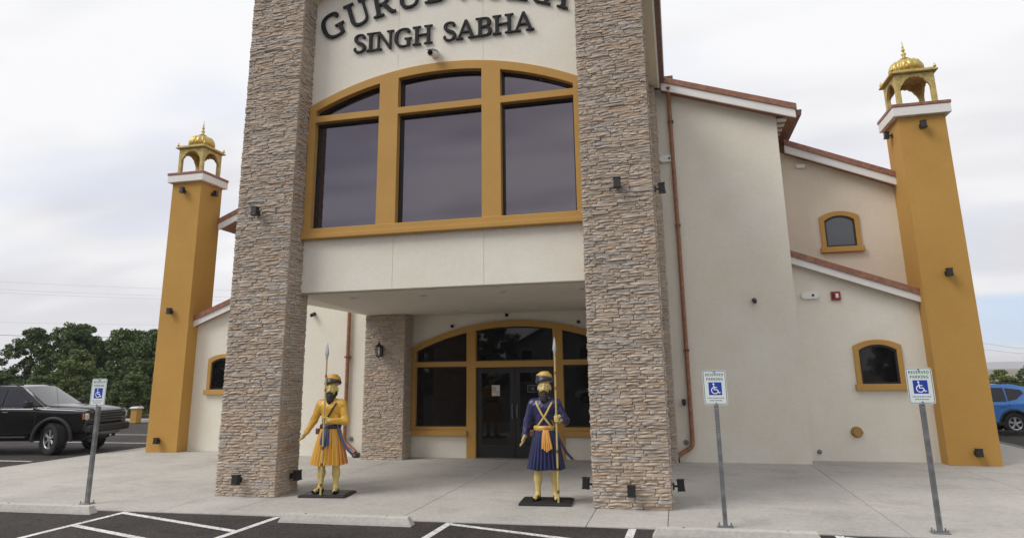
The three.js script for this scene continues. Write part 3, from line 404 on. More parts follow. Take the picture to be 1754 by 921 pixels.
// ---------- reserved parking signs ----------
{
  const c = document.createElement('canvas'); c.width = 512; c.height = 768; const x = c.getContext('2d');
  x.fillStyle = '#dfe3e2'; x.fillRect(0, 0, 512, 768); x.strokeStyle = '#2f6350'; x.lineWidth = 13; x.beginPath(); x.roundRect(20, 20, 472, 728, 34); x.stroke();
  x.fillStyle = '#2b6a50'; x.textAlign = 'center'; x.font = 'bold 86px sans-serif'; x.fillText('RESERVED', 256, 128, 430); x.fillText('PARKING', 256, 226, 372);
  x.fillStyle = '#1b3fa0'; x.fillRect(116, 266, 286, 286);
  x.strokeStyle = '#eef1f4'; x.fillStyle = '#eef1f4'; x.lineWidth = 20; x.lineCap = x.lineJoin = 'round';
  x.beginPath(); x.arc(226, 306, 21, 0, 7); x.fill(); x.beginPath(); x.moveTo(230, 340); x.lineTo(238, 432); x.lineTo(306, 432); x.lineTo(338, 506); x.lineTo(362, 494); x.stroke(); x.beginPath(); x.moveTo(236, 380); x.lineTo(292, 380); x.stroke();
  x.beginPath(); x.arc(248, 446, 72, -0.2 + 0.35, Math.PI * 1.36); x.stroke();
  x.fillStyle = '#6c8f80'; for (let r = 0; r < 2; r++) { let px = 78 + r * 40; while (px < 434 - r * 40) { const w = 14 + ((px * 7 + r * 31) % 30); x.fillRect(px, 604 + r * 56, Math.min(w, 434 - r * 40 - px), 22); px += w + 9; } }
  const t = new THREE.CanvasTexture(c); t.colorSpace = THREE.SRGBColorSpace; t.anisotropy = 8;
  const face = new THREE.MeshStandardMaterial({ map: t, roughness: 0.45 });
  const rr = (w, h, r) => { const s = new THREE.Shape(); s.moveTo(-w + r, -h); s.lineTo(w - r, -h); s.absarc(w - r, -h + r, r, -Math.PI / 2, 0); s.lineTo(w, h - r); s.absarc(w - r, h - r, r, 0, Math.PI / 2); s.lineTo(-w + r, h); s.absarc(-w + r, h - r, r, Math.PI / 2, Math.PI); s.lineTo(-w, -h + r); s.absarc(-w + r, -h + r, r, Math.PI, 1.5 * Math.PI); return s; };
  const w = 0.15, h = 0.222, pg = new THREE.ShapeGeometry(rr(w, h, 0.03), 6); { const p = pg.attributes.position, u = pg.attributes.uv; for (let i = 0; i < p.count; i++) u.setXY(i, (p.getX(i) + w) / 2 / w, (p.getY(i) + h) / 2 / h); }
  const S0 = thing('parking_sign', '', 'sign', 0, 0, 0, 0, 'reserved parking signs');
  const pn = sub('panel', S0); pn.position.set(0, 1.735, 0.034); mesh('plate', new THREE.ExtrudeGeometry(rr(w, h, 0.03), { depth: 0.004, bevelEnabled: false }), M.galv, pn); const f = mesh('printed_face', pg, face, pn, false); f.position.z = 0.0065;
  for (const y of [-0.2, 0.2]) { const b = mesh('bolt', cyl(0.011, 0.011, 0.008, 0, y, 0.01, 10, 'z'), M.galv, pn); }
  // perforated square post
  const plate = (() => { const s = new THREE.Shape([[-0.027, 0], [0.027, 0], [0.027, 1.9], [-0.027, 1.9]].map((q) => new THREE.Vector2(...q))); for (let y = 0.06; y < 1.88; y += 0.035) { const hpath = new THREE.Path(); hpath.absarc(0, y, 0.0065, 0, Math.PI * 2, true); s.holes.push(hpath); } return new THREE.ExtrudeGeometry(s, { depth: 0.003, bevelEnabled: false, curveSegments: 4 }); })();
  mesh('post', [0, 1, 2, 3].map((k) => plate.clone().translate(0, 0, 0.0242 + (k % 2) * 0.00) .rotateY(k * Math.PI / 2)), M.galv, S0);
  mesh('base_plate', rbox(0.20, 0.014, 0.14, 0, 0.007, 0, 0.004), M.galv, S0); for (const [a, b] of [[-0.075, 0.05], [0.075, 0.05], [-0.075, -0.05], [0.075, -0.05]]) mesh('anchor_bolt', cyl(0.009, 0.009, 0.04, a, 0.03, b, 8), M.galv, S0);
  S0.position.set(-5.38, 0, 6.98); S0.userData.label = 'reserved parking sign with blue wheelchair symbol in front of the black truck';
  copy(S0, 'reserved parking sign with blue wheelchair symbol before the plain cream wall', 4.45, 0, 6.95, 0.0); copy(S0, 'reserved parking sign with blue wheelchair symbol before the small arched window by the tower', 6.95, 0, 6.80, -0.02);
}
// ---------- wheel stops ----------
{
  const prof = [[-0.08, 0], [0.08, 0], [0.075, 0.03], [0.055, 0.10], [0.045, 0.112], [-0.045, 0.112], [-0.055, 0.10], [-0.075, 0.03]];
  const g0 = extr(prof.map(([a, b]) => [a, b]), -0.98, 0.98, [], 0.012).rotateY(Math.PI / 2); { const p = g0.attributes.position; for (let i = 0; i < p.count; i++) { const x = p.getX(i), y = p.getY(i), e = sstep(0.80, 1.0, Math.abs(x)); p.setXYZ(i, x - Math.sign(x) * e * y * 0.6, y * (1 + 0.03 * Math.sin(x * 9)), p.getZ(i)); } g0.computeVertexNormals(); }
  const S = [[-5.62, 7.60, 'pale concrete wheel stop below the sign in front of the black truck'], [-0.56, 7.52, 'pale concrete wheel stop below the orange robed statue'], [4.53, 7.50, 'pale concrete wheel stop below the sign before the plain cream wall']];
  S.forEach(([x, z, l]) => { const t = thing('wheel_stop', l, 'wheel stop', x, -0.014, z, 0.026, 'wheel stops'); mesh('block', g0.clone(), M.stop, t); for (const k of [-0.6, 0.6]) mesh('anchor_pin', cyl(0.014, 0.014, 0.006, k, 0.115, 0, 10), M.galv, t); });
}

// ---------- painted statues ----------
// surface nets over a signed distance function
function nets(f, lo, hi, cell) {
  const n = [0, 1, 2].map((k) => Math.ceil((hi[k] - lo[k]) / cell) + 1), [nx, ny, nz] = n, F = new Float32Array(nx * ny * nz), id = (i, j, k) => i + nx * (j + ny * k);
  for (let k = 0; k < nz; k++) for (let j = 0; j < ny; j++) for (let i = 0; i < nx; i++) F[id(i, j, k)] = f(lo[0] + i * cell, lo[1] + j * cell, lo[2] + k * cell);
  const V = new Int32Array(nx * ny * nz).fill(-1), pos = [], idx = [], E = [[0, 1], [0, 2], [0, 4], [1, 3], [1, 5], [2, 3], [2, 6], [3, 7], [4, 5], [4, 6], [5, 7], [6, 7]];
  for (let k = 0; k < nz - 1; k++) for (let j = 0; j < ny - 1; j++) for (let i = 0; i < nx - 1; i++) {
    const c = []; let m = 0; for (let q = 0; q < 8; q++) { const v = F[id(i + (q & 1), j + ((q >> 1) & 1), k + (q >> 2))]; c.push(v); if (v < 0) m |= 1 << q; } if (m === 0 || m === 255) continue;
    let x = 0, y = 0, z = 0, cnt = 0; for (const [a, b] of E) if ((c[a] < 0) !== (c[b] < 0)) { const t = c[a] / (c[a] - c[b]); x += lerp(a & 1, b & 1, t); y += lerp((a >> 1) & 1, (b >> 1) & 1, t); z += lerp(a >> 2, b >> 2, t); cnt++; }
    V[id(i, j, k)] = pos.length / 3; pos.push(lo[0] + (i + x / cnt) * cell, lo[1] + (j + y / cnt) * cell, lo[2] + (k + z / cnt) * cell);
  }
  const quad = (a, b, c, d, fl) => { if (a < 0 || b < 0 || c < 0 || d < 0) return; if (fl) idx.push(a, b, c, a, c, d); else idx.push(a, c, b, a, d, c); };
  for (let k = 1; k < nz - 1; k++) for (let j = 1; j < ny - 1; j++) for (let i = 1; i < nx - 1; i++) {
    const s = F[id(i, j, k)] < 0;
    if (s !== F[id(i + 1, j, k)] < 0) quad(V[id(i, j - 1, k - 1)], V[id(i, j, k - 1)], V[id(i, j, k)], V[id(i, j - 1, k)], s);
    if (s !== F[id(i, j + 1, k)] < 0) quad(V[id(i - 1, j, k - 1)], V[id(i - 1, j, k)], V[id(i, j, k)], V[id(i, j, k - 1)], s);
    if (s !== F[id(i, j, k + 1)] < 0) quad(V[id(i - 1, j - 1, k)], V[id(i, j - 1, k)], V[id(i, j, k)], V[id(i - 1, j, k)], s);
  }
  const g = new THREE.BufferGeometry(); g.setAttribute('position', new THREE.Float32BufferAttribute(pos, 3)); g.setIndex(idx); g.computeVertexNormals(); return g;
}
const cap = (a, b, r0, r1) => { const d = [b[0] - a[0], b[1] - a[1], b[2] - a[2]], l2 = d[0] * d[0] + d[1] * d[1] + d[2] * d[2] || 1e-9; return (x, y, z) => { const px = x - a[0], py = y - a[1], pz = z - a[2], t = clamp((px * d[0] + py * d[1] + pz * d[2]) / l2), qx = px - d[0] * t, qy = py - d[1] * t, qz = pz - d[2] * t; return Math.sqrt(qx * qx + qy * qy + qz * qz) - lerp(r0, r1, t); }; };
const ell = (c, r) => (x, y, z) => { const a = (x - c[0]) / r[0], b = (y - c[1]) / r[1], d = (z - c[2]) / r[2], k = Math.sqrt(a * a + b * b + d * d); return (k - 1) * Math.min(...r); };
const smin = (a, b, k) => { const h = Math.max(k - Math.abs(a - b), 0) / k; return Math.min(a, b) - h * h * k * 0.25; };
const union = (fs, k) => (x, y, z) => { let d = 1e3; for (const f of fs) d = smin(d, f(x, y, z), k); return d; };
function fold(geo, paint) { const p = geo.attributes.position, c = new Float32Array(p.count * 3); for (let i = 0; i < p.count; i++) { const q = paint(p.getX(i), p.getY(i), p.getZ(i)); c[3 * i] = q[0]; c[3 * i + 1] = q[1]; c[3 * i + 2] = q[2]; } geo.setAttribute('color', new THREE.BufferAttribute(c, 3)); return geo; }
const lacq = { roughness: 0.42, clearcoat: 0.25, clearcoatRoughness: 0.3 };
function statue(o) {
  const S = thing('guard_statue', o.label, 'statue', o.x, 0, o.z, o.turn, 'painted guard statues'), Y = 0.05;
  mesh('base_plate', [rbox(0.80, 0.035, 0.56, 0, 0.0175, 0, 0.006), rbox(0.74, 0.012, 0.50, 0, 0.040, 0, 0.004)], phy([0.022, 0.021, 0.019], { roughness: 0.5 }), S);
  const G = sub('figure', S); S.remove(G); // parts sit straight under the statue
  const up = (m) => { m.position.y += Y; return m; };
  const A = o.armL, B = o.armR; // viewer's left and right: [shoulder, elbow, wrist, hand]
  const bones = [
    ell([0, 1.245, 0], [0.165, 0.24, 0.118]), ell([0, 1.37, 0.012], [0.185, 0.12, 0.12]), cap([-0.165, 1.425, -0.005], [0.165, 1.425, -0.005], 0.088, 0.088), ell([0, 0.99, 0], [0.155, 0.16, 0.125]), cap([0, 1.44, -0.01], [0, 1.56, 0.005], 0.062, 0.058),
    cap(A[0], A[1], 0.078, 0.058), cap(A[1], A[2], 0.058, 0.046), cap(B[0], B[1], 0.078, 0.058), cap(B[1], B[2], 0.058, 0.046)];
  for (const s of [-1, 1]) { const kx = s * 0.125; bones.push(cap([s * 0.09, 0.92, 0], [kx, 0.50, 0.02], 0.095, 0.062), cap([kx, 0.50, 0.02], [kx + s * 0.005, 0.30, -0.008], 0.060, 0.061), cap([kx + s * 0.005, 0.30, -0.008], [kx + s * 0.01, 0.09, 0.0], 0.058, 0.038), cap([kx + s * 0.01, 0.055, -0.02], [kx + s * 0.045, 0.035, 0.15], 0.042, 0.032)); }
  const bu = union(bones, 0.045), body = nets((x, y, z) => bu(x, y, z) + (y > 0.95 && y < 1.47 ? 0.0024 * Math.sin(y * 52 + x * 34 + Math.sin(x * 23 + z * 37 + y * 11) * 2.4) + 0.0022 * Math.sin(x * 71 - y * 33 + z * 60 + Math.sin(y * 29) * 1.5) : 0), [-0.58, -0.01, -0.24], [0.5, 1.62, 0.34], 0.0125);
  const wr = (p, a, b) => Math.hypot(p[0] - a[0], p[1] - a[1], p[2] - a[2]) < b;
  fold(body, (x, y, z) => (y < 0.7 || (y > 1.515 && Math.abs(x) < 0.09) || wr([x, y, z], A[2], 0.045) || wr([x, y, z], B[2], 0.045) ? o.skin : o.robe));
  // head
  const hf = union([ell([0, 1.655, 0.01], [0.082, 0.112, 0.096]), ell([0, 1.595, 0.035], [0.058, 0.062, 0.062]), cap([0, 1.68, 0.098], [0, 1.632, 0.122], 0.010, 0.017), ell([-0.034, 1.632, 0.075], [0.028, 0.024, 0.024]), ell([0.034, 1.632, 0.075], [0.028, 0.024, 0.024]), ell([-0.085, 1.645, 0.0], [0.014, 0.034, 0.022]), ell([0.085, 1.645, 0.0], [0.014, 0.034, 0.022]), cap([-0.05, 1.694, 0.088], [0.05, 1.694, 0.088], 0.013, 0.013), cap([0, 1.52, 0], [0, 1.60, 0.005], 0.056, 0.056)], 0.022);
  const head = nets((x, y, z) => Math.max(hf(x, y, z), -Math.min(ell([-0.034, 1.664, 0.112], [0.02, 0.013, 0.018])(x, y, z), ell([0.034, 1.664, 0.112], [0.02, 0.013, 0.018])(x, y, z))), [-0.13, 1.49, -0.13], [0.13, 1.79, 0.16], 0.005); fold(head, () => o.skin); const big = (g) => g.translate(0, -1.5, 0).scale(1.13, 1.13, 1.13).translate(0, 1.5, 0); big(head); head.computeVertexNormals();
  const hands = [];
  const openHand = (w, e, s) => { // relaxed hand hanging from wrist w, arm direction e
    const d = new THREE.Vector3(...w).sub(new THREE.Vector3(...e)).normalize(), side = new THREE.Vector3(0, 0, 1).addScaledVector(d, -d.z).normalize(), nrm = new THREE.Vector3().crossVectors(d, side), P = (a, b, c) => { const v = new THREE.Vector3(...w).addScaledVector(d, a).addScaledVector(side, b).addScaledVector(nrm, c); return [v.x, v.y, v.z]; };
    const fs = [cap(P(-0.03, 0, 0), P(0.02, 0, 0), 0.034, 0.03), cap(P(0.03, -0.026, 0), P(0.085, -0.026, 0), 0.018, 0.015), cap(P(0.03, 0, 0), P(0.09, 0, 0), 0.019, 0.016), cap(P(0.03, 0.024, 0), P(0.085, 0.024, 0), 0.019, 0.016)], L = [0.062, 0.078, 0.084, 0.074];
    for (let i = 0; i < 4; i++) { const b = -0.036 + i * 0.024, c = s * 0.02; fs.push(cap(P(0.085, b, 0), P(0.085 + L[i] * 0.5, b * 1.15, c * 0.6), 0.0105, 0.0095), cap(P(0.085 + L[i] * 0.5, b * 1.15, c * 0.6), P(0.085 + L[i], b * 1.2, c * 1.7), 0.0095, 0.008)); }
    fs.push(cap(P(0.025, 0.03, 0), P(0.06, 0.058, s * 0.012), 0.015, 0.012), cap(P(0.06, 0.058, s * 0.012), P(0.095, 0.066, s * 0.02), 0.0115, 0.009));
    return union(fs, 0.008);
  };
  const grip = (w, sx, sz, yy) => { // fist around an upright shaft at (sx, sz)
    const v = new THREE.Vector3(w[0] - sx, 0, w[2] - sz).normalize(), a0 = Math.atan2(v.x, v.z), R = 0.034, pt = (a, y, r = R) => [sx + Math.sin(a) * r, y, sz + Math.cos(a) * r];
    const fs = [cap(w, pt(a0, yy + 0.008, 0.052), 0.042, 0.036), cap(pt(a0, yy - 0.03, 0.046), pt(a0, yy + 0.035, 0.046), 0.028, 0.028)];
    for (let i = 0; i < 4; i++) { const y = yy + 0.038 - i * 0.0245, r = [0.0118, 0.0122, 0.0115, 0.0105][i]; for (let k = 0; k < 4; k++) fs.push(cap(pt(a0 + o.curl * (0.35 + k * 0.62), y, 0.036), pt(a0 + o.curl * (0.35 + (k + 1) * 0.62 * (i === 3 ? 0.93 : 1)), y - 0.002, 0.034), r, r * 0.94)); }
    fs.push(cap(pt(a0 - o.curl * 0.3, yy + 0.02, 0.05), pt(a0 - o.curl * 1.1, yy + 0.05, 0.036), 0.016, 0.0125), cap(pt(a0 - o.curl * 1.1, yy + 0.05, 0.036), pt(a0 - o.curl * 1.9, yy + 0.058, 0.034), 0.0125, 0.010)); return union(fs, 0.008);
  };
  { const w = A[2], h = nets(openHand(A[2], A[1], 1), [w[0] - 0.20, w[1] - 0.22, w[2] - 0.17], [w[0] + 0.12, w[1] + 0.08, w[2] + 0.2], 0.0045); hands.push(fold(h, () => o.skin)); }
  { const w = B[2], h = nets(grip(B[2], o.sx, o.sz, o.gy), [Math.min(w[0], o.sx) - 0.11, o.gy - 0.11, Math.min(w[2], o.sz) - 0.11], [Math.max(w[0], o.sx) + 0.11, o.gy + 0.13, Math.max(w[2], o.sz) + 0.11], 0.0045); hands.push(fold(h, () => o.skin)); }
  const vm = phy([1, 1, 1], { vertexColors: true, ...lacq });
  up(mesh('body', [body, head, ...hands].map((g) => { const q = g.toNonIndexed(); q.deleteAttribute('uv'); return q; }), vm, S, true));
  // pleated skirt of the robe
  const pl = 26, sk = []; const rows = 22, cols = 260, pos = [], col = [], ix = [];
  for (let j = 0; j <= rows; j++) { const t = j / rows, y = 1.07 - t * 0.62, rx = lerp(0.158, o.hem, Math.pow(t, 0.85)), rz = lerp(0.132, o.hem * 0.86, Math.pow(t, 0.85)), amp = 0.004 + 0.022 * t; for (let i = 0; i <= cols; i++) { const a = i / cols * Math.PI * 2, w = Math.sin(a * pl + Math.sin(a * 3) * 0.8), k = 1 + (Math.sign(w) * Math.pow(Math.abs(w), 0.6) * amp) / rx; pos.push(Math.sin(a) * rx * k, y + 0.006 * Math.sin(a * 5) * t, Math.cos(a) * rz * k); const c = o.stripe && Math.sin(a * pl + Math.sin(a * 3) * 0.8 + 0.9) > 0.86 ? o.stripe : t > 0.965 && o.hemCol ? o.hemCol : o.robe; col.push(...c); } }
  for (let j = 0; j < rows; j++) for (let i = 0; i < cols; i++) { const a = j * (cols + 1) + i, b = a + cols + 1; ix.push(a, b, a + 1, a + 1, b, b + 1); }
  const sg = new THREE.BufferGeometry(); sg.setAttribute('position', new THREE.Float32BufferAttribute(pos, 3)); sg.setAttribute('color', new THREE.Float32BufferAttribute(col, 3)); sg.setIndex(ix); sg.computeVertexNormals(); up(mesh('robe_skirt', sg, vm, S));
  // waist sash with hanging ends
  const torusEll = (y, rx, rz, r, sq = 1) => { const g = new THREE.TorusGeometry(1, r, 10, 60); const p = g.attributes.position; for (let i = 0; i < p.count; i++) { const x = p.getX(i), yy = p.getY(i), a = Math.atan2(yy, x), d = Math.hypot(x, yy) - 1; p.setXYZ(i, Math.cos(a) * (rx + d), y + p.getZ(i) * sq, Math.sin(a) * (rz + d)); } g.computeVertexNormals(); return g; };
  up(mesh('waist_sash', [torusEll(1.065, 0.165, 0.138, 0.022, 1.6), torusEll(1.045, 0.168, 0.141, 0.016, 1.4)], phy(o.sash, lacq), S));
  const tails = []; for (let i = 0; i < 5; i++) { const u = i - 2; tails.push(tube([[o.tail + u * 0.012, 1.06, 0.155], [o.tail + u * 0.022, 0.96, 0.185 + (i % 2) * 0.008], [o.tail + u * 0.03 + 0.012, 0.85, 0.215 + (i % 2) * 0.01], [o.tail + u * 0.034 + 0.022, o.tailY + Math.abs(u) * 0.022, 0.232]], 0.0175, 16, 8)); } up(mesh('sash_tail', tails, phy(o.tailCol, lacq), S)); up(mesh('sash_knot', new THREE.SphereGeometry(0.036, 14, 10).scale(1.2, 0.9, 0.8).translate(o.tail, 1.06, 0.158), phy(o.sash2 ?? o.sash, lacq), S));
  // shoulder belts
  const belt = (s) => tube([[s * -0.135, 1.465, 0.055], [s * -0.10, 1.40, 0.122], [s * -0.03, 1.27, 0.142], [s * 0.06, 1.15, 0.134], [s * 0.125, 1.07, 0.10]], 0.017, 30, 8); for (const s of o.belts) up(mesh('shoulder_belt', belt(s), phy(o.belt, lacq), S));
  up(mesh('pouch', rbox(0.075, 0.10, 0.05, -0.2, 0.985, 0.06, 0.018, 3), phy([0.13, 0.045, 0.03], lacq), S));
  // beard and turban
  const bf = union([ell([0, 1.55, 0.055], [0.070, 0.05, 0.056]), ell([0, 1.505, 0.075], [0.058, 0.062, 0.045]), ell([-0.072, 1.595, 0.02], [0.02, 0.045, 0.035]), ell([0.072, 1.595, 0.02], [0.02, 0.045, 0.035]), cap([0, 1.608, 0.118], [-0.05, 1.595, 0.092], 0.009, 0.007), cap([0, 1.608, 0.118], [0.05, 1.595, 0.092], 0.009, 0.007), cap([0, 1.47, 0.085], [0, 1.445, 0.09], 0.04, 0.02)], 0.02); up(mesh('beard', big(nets((x, y, z) => bf(x, y, z) + 0.0022 * Math.sin(x * 260 + y * 40), [-0.12, 1.40, -0.04], [0.12, 1.67, 0.17], 0.006)), phy([0.012, 0.011, 0.010], { roughness: 0.6 }), S));
  for (const s of [-1, 1]) { up(mesh('eye', big(new THREE.SphereGeometry(0.0135, 12, 10).scale(1.15, 0.75, 0.7).translate(s * 0.034, 1.664, 0.095)), phy([0.8, 0.78, 0.7], { roughness: 0.3 }), S)); up(mesh('pupil', big(new THREE.SphereGeometry(0.0065, 10, 8).translate(s * 0.034, 1.664, 0.101)), phy([0.01, 0.008, 0.006], { roughness: 0.3 }), S)); up(mesh('eyebrow', big(tube([[s * 0.012, 1.694, 0.105], [s * 0.035, 1.703, 0.1], [s * 0.058, 1.693, 0.083]], 0.0048, 10, 6)), phy([0.012, 0.01, 0.01]), S)); }
  const tb = sub('turban', S); tb.scale.set(1.24, 1.2, 1.2); tb.position.set(0, Y + 1.5 - 1.5 * 1.2 + 0.012, 0); const wrapT = (y, rx, rz, r, tilt) => torusEll(0, rx, rz, r, 1.1).rotateX(tilt[0]).rotateZ(tilt[1]).translate(0, y, -0.012);
  mesh('turban_crown', new THREE.SphereGeometry(1, 32, 20).scale(0.106, 0.082, 0.118).translate(0, 1.765, -0.014), phy(o.turban, lacq), tb);
  mesh('turban_wrap', [0, 1, 2].map((i) => wrapT(1.722 + i * 0.021, 0.097 - i * 0.004, 0.108 - i * 0.004, 0.021, [-0.16 + i * 0.05, 0.13 - i * 0.13])), phy(o.turbanBand, lacq), tb);
  mesh('turban_wrap', [0, 1, 2].map((i) => wrapT(1.785 + i * 0.018, 0.086 - i * 0.018, 0.096 - i * 0.018, 0.019, [-0.12, -0.1 + i * 0.1])), phy(o.turban, lacq), tb);
  // spear
  const sp = sub('spear', S); const y1 = 2.22; mesh('shaft', cyl(0.0165, 0.0145, y1 - 0.045, o.sx, (y1 + 0.045) / 2, o.sz, 12), phy([0.50, 0.40, 0.16], lacq), sp); for (const y of [0.2, 0.52, 0.78, 1.72, 1.95]) mesh('band', cyl(0.019, 0.019, 0.045, o.sx, y, o.sz, 12), phy(y > 1.6 ? [0.35, 0.09, 0.05] : [0.10, 0.07, 0.04], lacq), sp);
  mesh('spear_head', [new THREE.LatheGeometry([[0, 0], [0.017, 0], [0.02, 0.05], [0.034, 0.09], [0.03, 0.15], [0.012, 0.25], [0, 0.30]].map((p) => new THREE.Vector2(...p)), 4).scale(1, 1, 0.45).rotateY(0.2).translate(o.sx, y1, o.sz)], phy([0.55, 0.55, 0.54], { roughness: 0.35, metalness: 0.4 }), sp);
  // sword in its scabbard at the hip
  const sw = sub('sword', S); sw.position.y = Y; mesh('scabbard', tube([[0.16, 1.07, 0.08], [0.235, 0.88, 0.09], [0.33, 0.70, 0.06], [0.41, 0.60, 0.0]], 0.021, 30, 8), phy(o.scab, lacq), sw); mesh('chape', tube([[0.40, 0.612, 0.01], [0.44, 0.575, -0.03]], 0.017, 8, 8), M.brass, sw); mesh('hilt', [tube([[0.16, 1.07, 0.08], [0.135, 1.14, 0.085], [0.11, 1.19, 0.09]], 0.014, 10, 8), bar([0.10, 1.07, 0.1], [0.2, 1.11, 0.06], 0.011)], M.brass, sw);
  for (const s of [-1, 1]) { const kx = s * 0.135; up(mesh('shoe', nets(union([cap([kx, 0.03, -0.055], [kx + s * 0.012, 0.03, 0.07], 0.042, 0.043), cap([kx + s * 0.012, 0.028, 0.07], [kx + s * 0.05, 0.026, 0.175], 0.040, 0.022), cap([kx + s * 0.05, 0.026, 0.175], [kx + s * 0.058, 0.05, 0.20], 0.018, 0.008)], 0.02), [kx - 0.13, -0.03, -0.12], [kx + 0.13, 0.1, 0.23], 0.008), phy([0.014, 0.012, 0.011], { roughness: 0.4 }), S)); }
  return S;
}
const bx0 = [[0.19, 1.415, 0], 0];
statue({ label: 'painted statue of a bearded guard in an orange robe holding a spear', x: -1.87, z: 5.62, turn: 0.10, skin: [0.62, 0.465, 0.14], robe: [0.70, 0.40, 0.05], stripe: [0.42, 0.09, 0.02], hem: 0.30, sash: [0.03, 0.02, 0.03], sash2: [0.05, 0.06, 0.16], tailCol: [0.035, 0.05, 0.17], tail: -0.02, tailY: 0.74, belts: [-1], belt: [0.05, 0.028, 0.02], turban: [0.58, 0.33, 0.06], turbanBand: [0.03, 0.024, 0.018], scab: [0.035, 0.10, 0.24], sx: -0.015, sz: 0.262, gy: 1.17, curl: 1, armL: [[-0.195, 1.41, 0], [-0.305, 1.16, 0.0], [-0.40, 0.97, 0.06]], armR: [[0.195, 1.41, 0], [0.285, 1.145, 0.05], [0.075, 1.165, 0.235]] });
statue({ label: 'painted statue of a bearded guard in a dark blue robe holding a spear', x: 1.89, z: 5.68, turn: 0.06, skin: [0.63, 0.485, 0.17], robe: [0.017, 0.021, 0.088], stripe: [0.012, 0.014, 0.06], hem: 0.28, hemCol: [0.03, 0.03, 0.08], sash: [0.60, 0.36, 0.06], sash2: [0.5, 0.14, 0.05], tailCol: [0.62, 0.29, 0.05], tail: 0.03, tailY: 0.72, belts: [1, -1], belt: [0.60, 0.44, 0.13], turban: [0.60, 0.40, 0.09], turbanBand: [0.025, 0.025, 0.07], scab: [0.03, 0.035, 0.12], sx: 0.205, sz: 0.215, gy: 1.21, curl: -1, armL: [[-0.195, 1.41, 0], [-0.285, 1.15, -0.01], [-0.325, 0.945, 0.045]], armR: [[0.195, 1.41, 0], [0.325, 1.165, 0.02], [0.265, 1.205, 0.195]] });

// ---------- vehicles ----------
const tyreM = std([0.018, 0.018, 0.019], { roughness: 0.9 }), rimM = phy([0.50, 0.51, 0.52], { roughness: 0.3, metalness: 0.8 }), rimDark = phy([0.02, 0.02, 0.022], { roughness: 0.4 }), carGlass = phy([0.012, 0.013, 0.015], { roughness: 0.03, ior: 1.6 }), blackPlastic = std([0.018, 0.018, 0.019], { roughness: 0.7 }), lampGlass = phy([0.45, 0.45, 0.46], { roughness: 0.1, clearcoat: 1 });
function wheel(parent, x, z, r, w, side, steer, spokes) {
  const g = sub('wheel', parent); g.position.set(x, r, z); g.rotation.y = steer + (side < 0 ? Math.PI : 0);
  const pr = [[r * 0.62, -w / 2], [r * 0.9, -w / 2], [r * 0.985, -w * 0.4], [r, -w * 0.22], [r, w * 0.22], [r * 0.985, w * 0.4], [r * 0.9, w / 2], [r * 0.62, w / 2], [r * 0.6, w * 0.3], [r * 0.6, -w * 0.3], [r * 0.62, -w / 2]].map((p) => new THREE.Vector2(...p));
  const ty = [new THREE.LatheGeometry(pr, 48).rotateX(Math.PI / 2)]; for (let i = 0; i < 36; i++) { const a = i / 36 * Math.PI * 2; for (const k of [-0.36, 0.36]) ty.push(rbox(0.05, 0.022, w * 0.26, 0, r + 0.002, k * w, 0.004, 1).rotateZ(a + (k > 0 ? 0.08 : 0))); } mesh('tyre', ty, tyreM, g);
  const zr = w * 0.36; mesh('rim', [new THREE.TorusGeometry(r * 0.59, 0.022, 8, 40).translate(0, 0, zr), new THREE.CylinderGeometry(r * 0.6, r * 0.6, w * 0.7, 32, 1, true).rotateX(Math.PI / 2)], rimM, g); mesh('brake', cyl(r * 0.52, r * 0.52, 0.03, 0, 0, zr - 0.1, 28, 'z'), rimDark, g);
  const sp = []; for (let i = 0; i < spokes; i++) for (const d of [-0.13, 0.13]) sp.push(rbox(0.036, r * 0.52, 0.03, 0, r * 0.33, 0, 0.008, 1).rotateZ(i / spokes * Math.PI * 2 + d).translate(0, 0, zr - 0.012)); sp.push(cyl(0.075, 0.06, 0.05, 0, 0, zr, 20, 'z')); mesh('spoke', sp, rimM, g);
}
const hull = (pts) => { const g = new ConvexGeometry(pts.map((p) => new THREE.Vector3(...p))); g.deleteAttribute('uv'); return toCreasedNormals(g, 0.62); };
const both = (pts) => [...pts, ...pts.map(([x, y, z]) => [x, y, -z])];
function arch(cx, r, y0, n = 14) { const o = [], a0 = Math.asin(clamp(y0 / r, -1, 1)); for (let i = 0; i <= n; i++) { const a = lerp(Math.PI - a0, a0, i / n); o.push([cx + Math.cos(a) * r, Math.sin(a) * r]); } return o; }
function flare(cx, cy, r, z, w, h) { const c = []; for (let i = 0; i <= 16; i++) { const a = lerp(-0.12, Math.PI + 0.12, i / 16); c.push([cx + Math.cos(a) * r, cy + Math.sin(a) * r, z]); } return tube(c, h, 40, 8); }
